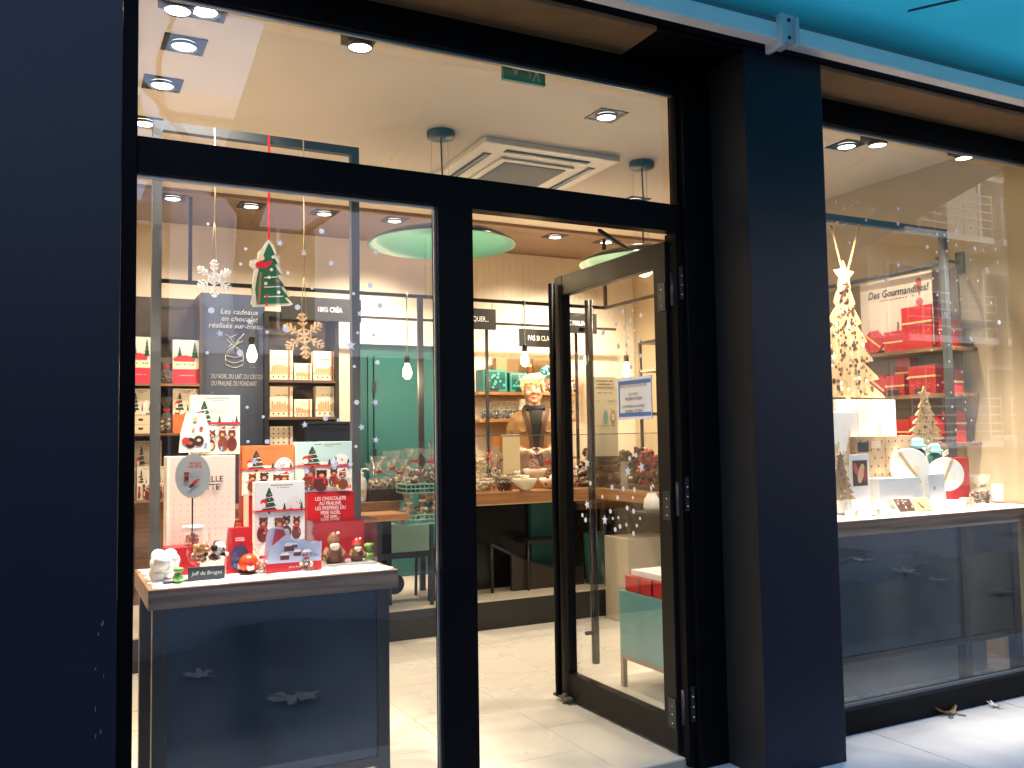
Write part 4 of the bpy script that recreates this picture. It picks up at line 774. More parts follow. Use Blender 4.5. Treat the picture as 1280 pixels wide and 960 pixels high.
snowflake(268, 348, 24, mat('white_wood', (.92, .92, .90), .5), 'white snowflake ornament hung on twine at the left', 225, TWINE)
snowflake(380, 420, 29, PLY, 'natural wood snowflake ornament hung on twine', 240, TWINE, .1)
p = at(336, 345, 1, HY_); tr = thing('tree_ornament', 'green Christmas tree ornament with red figure hung on red ribbon', 'ornament', p); sc_ = (p-CAM).dot(FW)/F_PX
def px2(pts): return [(u*sc_, -v*sc_) for u, v in pts]
outl = [(0,-46),(6,-38),(10,-30),(8,-27),(14,-18),(10,-16),(18,-4),(13,-3),(22,10),(17,11),(27,24),(22,25),(30,34),(26,36),(-19,40),(-22,36),(-19,20),(-20,8),(-18,-6),(-24,-12),(-22,-18),(-14,-20),(-13,-30),(-8,-34),(-5,-40)]
MB().prism(px2(outl), p, X_, Z_, .006).build('border', mat('cream_wood', (.72, .68, .55), .5), tr)
inn = [(0,-42),(4,-35),(7,-28),(5,-25),(11,-17),(7,-14),(15,-3),(10,-1),(19,11),(14,13),(24,25),(19,27),(26,33),(-15,36.5),(-17,18),(-15,4),(-12,-10),(-8,-22),(-4,-34)]
ar = Art(p+Vector((0, -.003, 0)), X_, Z_); ar.poly(px2(inn), lin((34, 98, 66))); ar.poly(px2([(-14.5, 36), (-11, 36), (-8.5, -4), (-11.5, -4)]), lin((150, 110, 84))).e(-10*sc_, 13*sc_, 7*sc_, 4.5*sc_, lin((206, 36, 46))).poly(px2([(-6, -16), (2, -20), (4, -17), (-4, -8)]), lin((206, 36, 46))).e(-9*sc_, 22*sc_, 3.5*sc_, 3.5*sc_, lin((236, 200, 170)))
for k in range(3): ar.poly(px2([(-6, 2+12*k), (10+4*k, 0+12*k), (10+4*k, 1.4+12*k), (-6, 3.4+12*k)]), lin((220, 220, 200)))
for u, v, c in ((3, -8, 0), (10, 6, 1), (-4, 10, 0), (-3, 25, 1), (12, 20, 0), (-3, 36, 1), (5, -24, 0), (0, 2, 0)): ar.e(u*sc_, -v*sc_, 2.2*sc_, 2.2*sc_, lin((214, 50, 56) if c else (236, 232, 210)), 8)
ar.build('print', tr)
top = p+Vector((0, 0, 44*sc_)); B(top.x-.0045, top.x+.0045, HY_-.0006, HY_+.0006, top.z-.004, 2.605).build('ribbon', REDS, tr)
# ------------------------------------------------------------------ rear left: shelves, slate panel, cream box shelf, teal door
ls = thing('wall_shelf', 'dark shelf bay of Christmas boxes at the far left', 'shelf', (.75, 4, .2)); SB = mat('dark_brown_board', (.05, .035, .026), .45, var=.2, scale=10)
B(.45, .93, 4.08, 4.10, .93, 2.4).build('back_panel', SB, ls)
for z in (1.742, 1.388, .92): B(.45, .93, 3.78, 4.079, z-.018, z).build('shelf_board', WALNUT, ls, .002)
B(.45, .93, 3.80, 4.10, .2, .90).build('cabinet', wood('brown_cabinet', (.10, .05, .025), (.20, .11, .06), 0), ls); B(.50, .51, 3.795, 3.80, .25, .88).build('door_edge', IRON, ls); B(.46, .475, 3.79, 3.80, .2, .9).build('door_edge', IRON, ls)
for x in (.44, .93): B(x, x+.02, 3.78, 4.1, .2, 2.4).build('side_panel', SB, ls)
CARDW, CARDO = mat('ivory_card', (.68, .62, .50), .5), mat('orange_card', lin((214, 104, 50)), .45)
def shelfbox(label, uL, uR, vT, vB, y, z0, kind, m, dep=.06):
    def ex(t, a, b_, c, d, y_):
        w_, h = b_-a, d-c; ar = Art((a, y_, c), X_, Z_)
        if kind == 'pink':
            ar.r(0, w_, h*.33, h, lin((206, 206, 200))).r(0, w_, 0, h*.33, lin((222, 60, 84))).e(w_*.42, h*.55, w_*.41, h*.1, lin((202, 60, 70)), 14).tree(w_*.25, h*.6, w_*.2, h*.25, deco=False).tree(w_*.8, h*.55, w_*.3, h*.4, deco=False)
            ar.r(0, w_, h*.34, h*.5, lin((238, 226, 200))).lines(w_*.1, w_*.9, h*.42, h*.03, lin((120, 80, 60)), 8).lines(w_*.2, w_*.8, h*.18, h*.02, lin((240, 190, 196)), 10)
        elif kind == 'ville':
            ar.lines(w_*.25, w_*.75, h*.70, h*.035, lin((130, 104, 80)), 9)
            for k in range(8): q = w_*(.08+.105*k); hh = h*rnd.uniform(.12, .26); ar.r(q, q+w_*.085, h*.26, h*.26+hh, lin((184, 150, 110))); ar.poly([(q, h*.26+hh), (q+w_*.085, h*.26+hh), (q+w_*.043, h*.30+hh)], lin((170, 134, 96)))
            ar.r(0, w_, h*.22, h*.26, lin((190, 160, 120))).r(w_*.80, w_*.86, 0, h, lin((150, 84, 44)))
            for k in range(4): ar.e(w_*(.16+.22*k), h*.11, w_*.04, w_*.04, lin((90, 56, 36)), 10)
        elif kind == 'holes':
            for j in range(4):
                for k in range(4): ar.e(w_*(.16+.22*k), h*(.14+.24*j), w_*.035, w_*.035, lin((90, 56, 36)), 10)
            ar.r(w_*.82, w_*.87, 0, h, lin((150, 84, 44)))
        elif kind == 'drawers':
            art_scene(ar, w_, h, lin((214, 206, 190)), CREAMI, False); ar.r(0, w_, 0, h*.42, lin((226, 214, 186) if m is CARDW else (222, 120, 66)))
            for k in range(2): ar.r(0, w_, h*(.2+.2*k), h*(.208+.2*k), lin((150, 130, 110))).r(w_*.4, w_*.62, h*(.08+.2*k), h*(.13+.2*k), lin((60, 36, 30)))
        ar.build('print', t)
    return gift_box(label, uL, uR, vT, vB, y, dep, m, None, z0=z0, ribbon=False, extra=ex, group='boxes on the rear left shelves')
shelfbox('ivory box with pink base leftmost on the top left shelf', 162, 189, 421, 474, 3.82, 1.743, 'pink', CARDW); shelfbox('ivory box with pink base beside the slate panel', 216, 250, 425, 474, 3.82, 1.743, 'pink', CARDW)
shelfbox('ivory drawer box leftmost on the second left shelf', 162, 189, 486, 537, 3.82, 1.389, 'drawers', CARDW); shelfbox('orange drawer box on the second left shelf', 216, 248, 486, 535, 3.82, 1.389, 'drawers', CARDO)
def shelfart(label, uL, uR, vT, vB, y, sky, z0=.921):
    gift_box(label, uL, uR, vT, vB, y, .05, CARDW, sky, z0=z0, ribbon=False, group='boxes on the rear left shelves')
shelfart('dark Christmas box at the back of the lowest left shelf', 167, 202, 551, 622, 3.90, lin((190, 180, 160))); shelfart('ivory Christmas box in front on the lowest left shelf', 171, 191, 583, 618, 3.82, lin((224, 218, 196))); shelfart('ivory Christmas box right of the grey upright on the lowest left shelf', 196, 209, 583, 616, 3.82, lin((224, 218, 196)))
def cello_bag(x, y, z, h, r_, label, fillm, cat='gift bag', group=None, ribbon=REDS, seed=1, name='cellophane_bag', n=26, fr=.012):
    t = thing(name, label, cat, (x, y, z), group)
    MB().lathe([(.0001, .0), (r_*.9, .0), (r_, h*.12), (r_*.95, h*.38), (r_*.6, h*.52), (r_*.16, h*.62), (r_*.18, h*.65), (r_*.6, h*.80), (r_*1.0, h)], (x, y, z), 18, 0, .13).build('wrapper', CELLO, t)
    heap((x, y, z+fr), r_*.72, r_*.72, h*.40, n, fr, seed=seed, m=len(fillm)).build('contents', sweetm(fillm), t)
    MB().lathe([(r_*.2, -.006), (r_*.25, 0), (r_*.2, .006)], (x, y, z+h*.635), 12).box(x-r_*.42, x-r_*.1, y-r_*.28, y-r_*.2, z+h*.61, z+h*.68).box(x+r_*.1, x+r_*.42, y-r_*.28, y-r_*.2, z+h*.61, z+h*.68).build('ribbon', ribbon, t); return t
p = at(208, 473, 1, 3.85); cello_bag(p.x, 3.85, 1.743, .19, .05, 'small cellophane bag with pink bow between the two pink boxes', (CHOC, MILKC), seed=8); p = at(208, 537, 1, 3.85); cello_bag(p.x, 3.85, 1.389, .26, .055, 'brown cellophane bag with red bow on the second left shelf', (CHOC, MILKC, GOLD), seed=9)
sp = thing('chalk_panel', 'tall slate blue panel with chalk lettering and a drawn ribboned box', 'panel', (1.16, 3.87, .2)); xa, xb = at(251, 450, 1, 3.85).x, at(331, 450, 1, 3.85).x
B(xa, xb, 3.85, 3.90, .2, 2.42).build('board', SLATE, sp, .002)
q = at(297, 393, 1, 3.85); text('lettering', 'Les cadeaux\nen chocolat\nréalisés sur-mesure', .056, mat('faded_chalk', (.34, .36, .38), .8), sp, (q.x+.01, 3.8475, q.z-.0), X_, Z_, shear=.25, space=.95)
q = at(264, 473, 1, 3.85); text('lettering', 'DU NOIR, DU LAIT, DU CROQUANT\nDU PRALINÉ, DU FONDANT\n...', .050, mat('faded_chalk', (.34, .36, .38), .8), sp, (q.x, 3.8475, q.z-.0), X_, Z_, 'LEFT', space=1.05, wide=.52)
q = at(293, 440, 1, 3.845); dw = MB(); f_ = .0058
def cl_(pts, r_=.0026): dw.tube([(q.x+u*f_, 3.846, q.z-v*f_) for u, v in pts], r_, 4)
cl_([(-11,4)]+[(-11+22*k/10, 4+3*math.sin(math.pi*k/10)) for k in range(11)]); cl_([(-11,4),(-11,16)]); cl_([(11,4),(11,16)]); cl_([(-11+22*k/10, 16+4*math.sin(math.pi*k/10)) for k in range(11)]); cl_([(-11+22*k/10, 10+4*math.sin(math.pi*k/10)) for k in range(11)])
cl_([(-11,4),(-6,-4),(0,-8),(6,-4),(11,4)]); cl_([(-8,3),(0,-8),(7,2)]); cl_([(0,-8),(-9,-15),(-6,-19),(0,-10),(8,-20),(10,-14),(0,-8)]); cl_([(-12,-22),(-4,-19),(3,-23)]); cl_([(4,-14),(12,-24)]); cl_([(-3,-10),(-9,-4),(-4,-2),(0,-8),(6,-14)])
dw.build('chalk_drawing', mat('faded_chalk', (.34, .36, .38), .8), sp)
cbn = thing('box_shelf', 'black shelf cabinet holding cream city print boxes', 'shelf', (1.7, 3.95, 1.2)); xa, xb = at(331, 480, 1, 3.78).x, at(424, 480, 1, 3.78).x; TAUPE = mat('taupe_back', (.26, .20, .14), .6)
B(xa, xb, 4.07, 4.10, .2, 2.29).build('back_panel', TAUPE, cbn)
for x in (xa, xb-.03): B(x, x+.03, 3.78, 4.07, .2, 2.29).build('side_panel', IRON, cbn)
zs_ = [at(380, v, 1, 3.78).z for v in (475, 521, 556)]
for z in zs_: B(xa+.03, xb-.03, 3.78, 4.069, z-.02, z).build('shelf_board', mat('rust_edge_board', (.10, .05, .03), .5), cbn)
B(xa+.03, xb-.03, 3.78, 4.07, 2.26, 2.29).build('top_board', IRON, cbn)
for u0, u1, vt, z, k_, lb in ((337, 366, 438, zs_[0], 'ville', 'tall cream city box left on the upper shelf'), (368, 390, 454, zs_[0], 'ville', 'small cream city box middle of the upper shelf'), (392, 420, 439, zs_[0], 'ville', 'tall cream city box right on the upper shelf'), (337, 366, 483, zs_[1], 'ville', 'tall cream city box left on the middle shelf'), (368, 390, 499, zs_[1], 'ville', 'small cream city box with tied cord on the middle shelf'), (395, 423, 483, zs_[1], 'ville', 'tall cream city box right on the middle shelf'), (337, 366, 533, zs_[2], 'holes', 'cream dotted box on the lower shelf')):
    a, b_ = at(u0, 480, 1, 3.82).x, at(u1, 480, 1, 3.82).x; d = at((u0+u1)/2, vt, 1, 3.82).z
    shelfbox(lb, u0, u1, vt, vt+30, 3.82, z+.001, k_, CARDW, .08)
a, b_, c, d = rect(386, 438, 527, 560, 3.6); t = thing('crate', 'black crate standing behind the aqua box', 'crate', ((a+b_)/2, 3.65, c)); B(a, b_, 3.6, 3.75, .906, d-.02).build('body', mat('navy_black', (.012, .018, .035), .3), t, .004); B(a-.02, b_+.015, 3.59, 3.76, d-.019, d).build('rim', IRON, t, .003)
td = thing('teal_door', 'teal painted rear door standing ajar in its teal frame', 'door', (2.45, 4.06, .2)); xa, xb = at(447, 560, 1, 4.06).x, 2.955
B(xa, xb, 4.07, 4.10, .2, at(490, 431, 1, 4.07).z).build('surround', TEAL, td); a = at(468, 560, 1, 4.03).x
B(a, xb-.02, 4.02, 4.05, .2, at(500, 446, 1, 4.03).z).build('leaf', mat('teal_leaf', (.018, .115, .11), .45, var=.05, scale=3), td, .003); B(a-.045, a-.006, 4.04, 4.069, .2, 2.0).build('frame', TEALD, td)
for z in (.6, 1.2, 1.75): B(a-.012, a+.012, 4.008, 4.019, z-.045, z+.045).build('hinge', IRON, td)
B(xa, 2.955, 4.09, 4.1045, at(490, 431, 1, 4.07).z+.002, 2.97).build('upper_wall', CREAM, bw)
# gift counter goods on the left
q = at(452, 628, 1, 2.85); bt = thing('pump_bottle', 'white pump bottle at the left end of the side counter', 'bottle', (q.x, 2.85, .906)); MB().lathe([(.0001, 0), (.032, 0), (.034, .006), (.034, .13), (.025, .155), (.014, .165), (.014, .18)], (q.x, 2.85, .906), 18).build('bottle', WHITE, bt); MB().lathe([(.016, .18), (.016, .195), (.004, .197), (.004, .215)], (q.x, 2.85, .906), 12).tube([(q.x, 2.85, 1.121), (q.x+.035, 2.845, 1.125), (q.x+.042, 2.844, 1.115)], .006, 6).build('pump', WHITE, bt); ar = Art((q.x-.02, 2.8155, .94), X_, Z_); ar.r(0, .04, 0, .05, lin((200, 190, 160))).lines(.004, .036, .03, .006, lin((90, 80, 60)), 6).build('label', bt)
tr_ = thing('gift_tray', 'dark wicker tray loaded with cellophane chocolate bags', 'tray', (1.98, 2.86, .906)); a, b_ = at(462, 615, 1, 2.8).x, at(512, 615, 1, 2.8).x
MB().box(a, b_, 2.8, 3.0, .906, .915).box(a, b_, 2.8, 2.812, .9151, .985).box(a, b_, 2.988, 3.0, .9151, .985).box(a, a+.012, 2.8125, 2.9875, .9151, .985).box(b_-.012, b_, 2.8125, 2.9875, .9151, .985).build('tray', mat('dark_wicker', (.03, .018, .012), .6, bump=.6, bscale=120), tr_)
MINT = mat('mint_ribbon', (.12, .42, .36), .35); TAN = mat('tan_praline', (.42, .24, .11), .4)
for i, (u, v, h, r_, y, rb_, lb) in enumerate(((466, 598, .24, .055, 2.86, MINT, 'cellophane bag with mint ribbon at the left of the tray'), (481, 596, .25, .06, 2.88, MINT, 'cellophane bag with mint ribbon in the middle of the tray'), (499, 594, .26, .06, 2.87, REDS, 'cellophane bag with red bow at the right of the tray'))):
    x = at(u, v, 1, y).x; cello_bag(x, y, .92, h, r_, lb, (CHOC, MILKC, TAN), ribbon=rb_, seed=20+i, group='cellophane chocolate bags by the basket stand')
bs = thing('basket_stand', 'tiered stand of teal wire baskets full of chocolate bags', 'display stand', (2.27, 2.6, .2)); a, b_ = at(503, 648, 1, 2.58).x, at(553, 648, 1, 2.58).x
def wire_basket(a, b_, y0, y1, z0, z1, name, parent, m):
    mb = MB()
    for z in (z0, (z0+z1)/2, z1): mb.tube([(a, y0, z), (b_, y0, z), (b_, y1, z), (a, y1, z), (a, y0, z)], .004, 5)
    n = 9
    for k in range(n+1):
        x = a+(b_-a)*k/n; mb.tube([(x, y0, z1), (x, y0, z0), (x, y1, z0), (x, y1, z1)], .0028, 4)
    mb.build(name, m, parent)
wire_basket(a, b_, 2.5, 2.74, .765, .825, 'wire_basket', bs, MINT); wire_basket(a+.02, b_+.02, 2.55, 2.74, .965, 1.02, 'wire_basket', bs, MINT); wire_basket(a-.12, a-.01, 2.53, 2.70, .80, .825, 'wire_basket', bs, TEAL)
B(a+.005, b_-.005, 2.505, 2.735, .766, .770).build('liner', mat('mint_liner', (.18, .5, .42), .5), bs); B(a+.025, b_+.015, 2.555, 2.735, .966, 1.015).build('liner', mat('choc_liner', (.05, .03, .03), .5), bs)
MB().tube([(b_-.02, 2.72, .2), (b_-.02, 2.72, 1.3)], .009, 6).tube([(a+.25, 2.72, .2), (a+.25, 2.72, .76)], .009, 6).build('post', IRON, bs)
for i, (u, y, z, h, r_, lb) in enumerate(((511, 2.57, .772, .20, .05, 'cellophane praline bag leftmost in the lower teal basket'), (527, 2.58, .772, .22, .055, 'cellophane praline bag in the middle of the lower teal basket'), (544, 2.57, .772, .20, .05, 'cellophane praline bag at the right of the lower teal basket'), (518, 2.64, 1.018, .24, .06, 'cellophane bag with red lettering card in the upper basket'), (537, 2.63, 1.018, .23, .06, 'cellophane bag at the right of the upper basket'))):
    cello_bag(at(u, 620, 1, y).x, y, z, h, r_, lb, (CHOC, TAN, MILKC, WHITE), ribbon=GOLD if i < 3 else REDS, seed=40+i, group='cellophane chocolate bags by the basket stand', n=30, fr=.014)

# ------------------------------------------------------------------ shelf behind the woman
ws = thing('rear_shelf', 'black framed wall shelf with wooden boards behind the woman', 'shelf', (3.7, 3.95, .2)); xa, xb = at(599, 495, 1, 3.8).x, at(724, 495, 1, 3.8).x; zz1, zz2 = at(650, 490, 1, 3.8).z, at(620, 524, 1, 3.8).z
for z in (zz1, zz2, zz2-.33): B(xa, xb, 3.8, 4.095, z-.025, z).build('shelf_board', OAK, ws, .002)
for u in (609, 721): x = at(u, 470, 1, 3.79).x; B(x-.012, x+.012, 3.785, 3.799, .2, 2.30).build('upright', IRON, ws)
def tealbox(uL, uR, vT, z0, y, label):
    a, b_ = at(uL, 475, 1, y).x, at(uR, 475, 1, y).x; d = at((uL+uR)/2, vT, 1, y).z; t = thing('teal_gift_box', label, 'gift box', ((a+b_)/2, y, z0), 'teal gift boxes on the rear shelf')
    B(a, b_, y, y+.12, z0, d).build('carton', TEALD, t, .002); w_, h = b_-a, d-z0; ar = Art((a, y, z0), X_, Z_); ar.r(w_*.06, w_*.97, h*.04, h*.97, lin((54, 150, 140))).r(w_*.12, w_*.92, h*.1, h*.9, lin((20, 84, 80)))
    for k in range(16): ar.e(w_*rnd.uniform(.17, .87), h*rnd.uniform(.15, .85), w_*.05, w_*.05, lin((80, 176, 164)), 8).e(w_*rnd.uniform(.17, .87), h*rnd.uniform(.15, .85), w_*.025, w_*.025, lin((20, 84, 80)), 6)
    ar.r(w_*.12, w_*.92, h*.55, h*.59, lin((16, 66, 64))).build('print', t); B(a+w_*.3, a+w_*.62, y-.02, y-.012, z0+.001, z0+.03).build('price_tag', INK, t); return t
tealbox(602, 634, 462, zz1+.001, 3.83, 'large teal lattice gift box beside the black upright'); tealbox(637, 659, 466, zz1+.001, 3.84, 'small teal lattice gift box left of the woman')
a, b_, c, d = rect(619, 662, 448, 470, 4.0); B(a, b_, 3.98, 4.06, zz1+.001, d).solo('kraft_box', KRAFT, 'wide kraft box behind the teal gift boxes', 'gift box', bev=.002); a, b_, c, d = rect(666, 690, 448, 470, 4.0); B(a, b_, 3.98, 4.06, zz1+.001, d).solo('kraft_box', KRAFT, 'kraft box behind the turquoise pompom bag', 'gift box', bev=.002)
q = at(662, 466, 1, 3.9); bo = thing('chocolate_figure', 'tall brown chocolate figure with gold cap behind the woman', 'chocolate figure', (q.x, 3.9, zz1)); MB().lathe([(.0001, 0), (.035, 0), (.038, .04), (.030, .11), (.022, .14), (.030, .17), (.030, .20), (.018, .225)], (q.x, 3.9, zz1+.001), 16).build('body', MILKC, bo); MB().lathe([(.022, .224), (.024, .24), (.018, .26), (.0001, .268)], (q.x, 3.9, zz1+.001), 14).build('cap', GOLD, bo)
q = at(684, 470, 1, 3.86); pb = thing('pompom_bag', 'turquoise pompom topped gift bag right of the woman', 'gift bag', (q.x, 3.86, zz1)); mb = MB(); AQ = mat('turquoise_tulle', (.12, .44, .46), .7)
for k in range(40): a = rnd.random()*6.28; e_ = rnd.uniform(-.6, 1.4); mb.ball((q.x+.055*math.cos(a)*math.cos(e_), 3.86+.055*math.sin(a)*math.cos(e_), zz1+.17+.055*math.sin(e_)), .016, 6, 4)
mb.build('pompom', AQ, pb); MB().lathe([(.0001, 0), (.05, 0), (.055, .05), (.04, .11), (.02, .13)], (q.x, 3.86, zz1+.001), 16).build('pouch', CELLO, pb); heap((q.x, 3.86, zz1+.012), .035, .035, .07, 20, .013, seed=61, m=3).build('contents', [CHOC, RED, WHITE], pb)
for i in range(7):
    x = at(607+i*6.6, 515, 1, 3.88).x; cello_bag(x, 3.88, zz2+.001, .15, .042, ['dark chocolate pouch first from the left on the lower rear shelf', 'dark chocolate pouch second from the left on the lower rear shelf', 'dark chocolate pouch third from the left on the lower rear shelf', 'dark chocolate pouch in the middle of the lower rear shelf row', 'dark chocolate pouch third from the woman on the lower rear shelf', 'dark chocolate pouch second from the woman on the lower rear shelf', 'dark chocolate pouch nearest the woman on the lower rear shelf'][i], (CHOC, INK, TEALD, SLATEB), ribbon=AQ, seed=70+i, group='dark chocolate pouches on the rear shelf', n=22)
q = at(652, 510, 1, 3.86); B(q.x-.03, q.x+.03, 3.85, 3.854, zz2+.001, at(652, 499, 1, 3.85).z).solo('price_card', WHITE, 'small white price card on the lower rear shelf by the woman', 'card')
for u, lb, c_ in ((704, 'red bowed bag on the upper rear shelf seen through the door glass', RED), (715, 'white tagged bag on the upper rear shelf seen through the door glass', MILKC)):
    x = at(u, 480, 1, 3.86).x; cello_bag(x, 3.86, zz1+.001, .17, .045, lb, (c_, WHITE, CHOC), seed=int(u))
for u, lb in ((700, 'copper praline bag on the lower rear shelf seen through the door glass'), (713, 'pale praline bag on the lower rear shelf seen through the door glass')):
    x = at(u, 515, 1, 3.86).x; cello_bag(x, 3.86, zz2+.001, .16, .042, lb, (TAN, WHITE, MILKC), seed=int(u))
# ------------------------------------------------------------------ counter goods
CZ = .931
def bowl(u, v, y, r_, h, label, fill, z=CZ, n=34, fr=.014, name='serving_bowl'):
    x = at(u, v, 1, y).x; t = thing(name, label, 'bowl', (x, y, z), 'ivory bowls of chocolates on the counter')
    MB().lathe([(.0001, 0), (r_*.35, 0), (r_*.4, .004), (r_*.75, h*.45), (r_, h), (r_*.97, h*1.01), (r_*.7, h*.5), (r_*.3, .012), (.0001, .011)], (x, y, z), 28).build('bowl', BOWLM, t)
    heap((x, y, z+h*.5), r_*.75, r_*.75, h*.75, n, fr, .5, seed=int(u), m=len(fill)).build('chocolates', list(fill), t); return t
def on_c(u, v): return at(u, v, 2, CZ+.001)
p = on_c(656, 614); bowl(656, 614, p.y+.06, .095, .088, 'ivory bowl of white sweets at the front of the counter', (WHITE, WHITE, BOWLM)); p = on_c(690, 614); bowl(688, 612, 2.90, .09, .08, 'ivory bowl of dark chocolates beside the door edge', (CHOC, MILKC, WHITE))
bowl(669, 597, 3.10, .095, .085, 'ivory bowl of orange pralines raised behind the front bowls', (TAN, MILKC, RED), z=CZ+.06, fr=.013); B(at(655, 600, 1, 3.05).x, at(683, 600, 1, 3.05).x, 3.03, 3.17, CZ, CZ+.059).solo('riser_block', OAK, 'wooden riser block under the raised praline bowl', 'riser', bev=.002)
bowl(640, 592, 3.12, .085, .04, 'shallow ivory dish of dark chocolates before the cream card', (CHOC, CHOC, MILKC), z=CZ+.06, n=24); B(at(629, 600, 1, 3.05).x, at(652, 600, 1, 3.05).x, 3.05, 3.19, CZ, CZ+.059).solo('riser_block', OAK, 'wooden riser block under the shallow dish', 'riser', bev=.002)
q = at(669, 580, 1, 3.12); cello_bag(q.x-.02, 3.10, CZ+.14, .15, .04, 'cellophane bag with red bow sitting in the praline bowl', (TAN, RED, MILKC), seed=88)
def square_jar(u0, u1, vT, y, z, fill, label, fr=.010, n=60):
    a, b_ = at(u0, 600, 1, y).x, at(u1, 600, 1, y).x; d = at((u0+u1)/2, vT, 1, y).z; t = thing('sweet_jar', label, 'jar', ((a+b_)/2, y, z), 'square jars of sweets on the counter'); w_ = b_-a
    for b in ((a, b_, y, y+.003), (a, b_, y+w_-.003, y+w_), (a, a+.003, y+.0035, y+w_-.0035), (b_-.003, b_, y+.0035, y+w_-.0035)): B(*b, z, d).build('glass_wall', ACRYL, t)
    q = random.Random(int(u0)); mb = MB()
    for k in range(n): mb.ball((q.uniform(a+fr, b_-fr), q.uniform(y+fr, y+w_*.6), z+fr+q.random()*(d-z-fr)*.88), fr*q.uniform(.8, 1.2), 6, 4)
    fs = len(mb.mi)//n; mb.mi = [(i//fs) % len(fill) for i in range(len(mb.mi))]; mb.build('sweets', sweetm(fill), t)
p = on_c(606, 617); GREENS = mat('pistachio', (.36, .40, .22), .5)
square_jar(595, 619, 597, 2.80, CZ, (BOWLM, BOWLM, TAN, WHITE, GREENS), 'square jar of pale speckled sweets at the front left of the counter', n=90); square_jar(624, 641, 596, 2.80, CZ, (CHOC, CHOC, MILKC), 'square jar of brown coffee beans beside the bowl', .007, 140); square_jar(596, 612, 570, 2.98, CZ+.04, (BOWLM, mat('yellow_sweet', (.62, .5, .2), .5), WHITE), 'square jar of yellow sweets behind the pale one', n=50); B(at(594, 600, 1, 2.97).x, at(613, 600, 1, 2.97).x, 2.97, 3.09, CZ, CZ+.039).solo('riser_block', OAK, 'wooden riser block under the yellow sweet jar', 'riser', bev=.002)
square_jar(613, 627, 579, 3.00, CZ+.001, (WHITE, GREENS, CHOC), 'square jar of wrapped sweets with a pink clip', n=40); p = at(614, 572, 1, 3.0); MB().ball((p.x, 3.03, p.z), .012, 8, 6).tube([(p.x-.012, 3.03, p.z), (p.x-.016, 3.03, p.z+.04)], .005, 5).tube([(p.x+.012, 3.03, p.z), (p.x+.016, 3.03, p.z+.04)], .005, 5).tube([(p.x, 3.03, p.z), (p.x, 3.03, CZ)], .004, 5).solo('pink_clip', mat('pink_gloss', lin((220, 90, 90)), .3), 'pink rabbit eared stick among the jars', 'ornament')
a, b_, c, d = rect(629, 650, 545, 592, 3.25); t = thing('menu_card', 'tall cream card standing behind the dishes on the counter', 'card', ((a+b_)/2, 3.25, CZ)); B(a, b_, 3.25, 3.258, CZ, d).build('card', mat('cream_card', (.72, .62, .38), .5), t); B(a-.01, b_-.005, 3.245, 3.262, d, d+.012).build('clip', WHITE, t)
a, b_, c, d = rect(616, 629, 546, 558, 3.28); t = thing('price_sign', 'orange price sign left of the tall cream card', 'sign', ((a+b_)/2, 3.28, CZ)); B(a, b_, 3.28, 3.284, c, d).build('card', mat('amber_card', lin((216, 130, 40)), .5), t); MB().tube([((a+b_)/2, 3.286, c+.002), ((a+b_)/2, 3.286, CZ)], .004, 5).build('stem', IRON, t); B(a, b_, 3.281, 3.285, c-.05, c-.001).build('base_card', KRAFT, t)
for i, (x, y, lb, f) in enumerate(((3.80, 2.62, 'mound of dark bark chocolate on the right counter wing', (CHOC, CHOC, MILKC)), (3.84, 2.36, 'mound of red wrapped chocolates on the right counter wing', (RED, CHOC, RED)), (3.82, 2.14, 'mound of dark truffles nearest the door on the counter wing', (CHOC, MILKC, CHOC)), (3.72, 3.0, 'mound of copper pralines in the counter corner', (TAN, WHITE, CHOC)), (4.05, 2.75, 'mound of dark chocolate slabs at the counter bend', (CHOC, CHOC, TAN)))):
    t = thing('chocolate_tray', lb, 'tray', (x, y, CZ), 'trays heaped with chocolates on the counter'); B(x-.11, x+.11, y-.10, y+.10, CZ, CZ+.025).build('tray', mat('dark_tray', (.03, .02, .016), .4), t, .003)
    heap((x, y, CZ+.03), (.13, .12)[i > 2], .11, .24 if i < 3 else .26, 110, .019, .5, seed=100+i, m=3).build('chocolates', list(f), t)
q = at(753, 600, 1, 2.6); B(3.70, 3.72, 2.45, 2.52, CZ, CZ+.2).solo('glass_divider', glass('teal_acrylic', .05, (.7, .85, .85), .25), 'pale teal divider between the red and copper chocolates', 'divider')
p = at(812, 637, 1, 1.9); jg = thing('white_jug', 'white handled jug hung at the end of the counter wing', 'jug', (p.x, 1.9, p.z)); MB().lathe([(.0001, 0), (.05, 0), (.058, .03), (.05, .08), (.035, .10), (.03, .12)], (p.x+.02, 1.9, p.z-.01), 18).build('body', WHITE, jg); MB().tube([(p.x+.02, 1.9, p.z+.10), (p.x+.015, 1.9, p.z+.15), (p.x+.03, 1.9, p.z+.16), (p.x+.04, 1.9, p.z+.14)], .005, 6).build('handle', WHITE, jg); B(p.x-.1, p.x+.35, 1.8, 2.0, p.z-.03, p.z-.0105).solo('side_ledge', IRON, 'narrow dark ledge below the counter wing holding the jug', 'ledge'); 
a, b_, c, d = rect(785, 830, 672, 716, 2.3); B(a, b_+.6, 2.3, 2.6, 0, d).solo('cream_cabinet', mat('cream_laminate', (.5, .45, .34), .5), 'low cream cabinet under the right counter wing', 'cabinet', bev=.003)
a, b_, c, d = rect(745, 766, 640, 690, 2.8); MB().lathe([(.0001, 0), (.09, 0), (.11, .38), (.105, .38), (.085, .01)], ((a+b_)/2, 2.9, .2), 24).solo('waste_bin', TEALD, 'dark teal bin under the corner of the counter', 'bin')
for u in (757, 787): x = at(u, 690, 1, 2.72).x; MB().tube([(x, 2.72, .2), (x, 2.72, .85)], .014, 8).build('leg', IRON, cn)
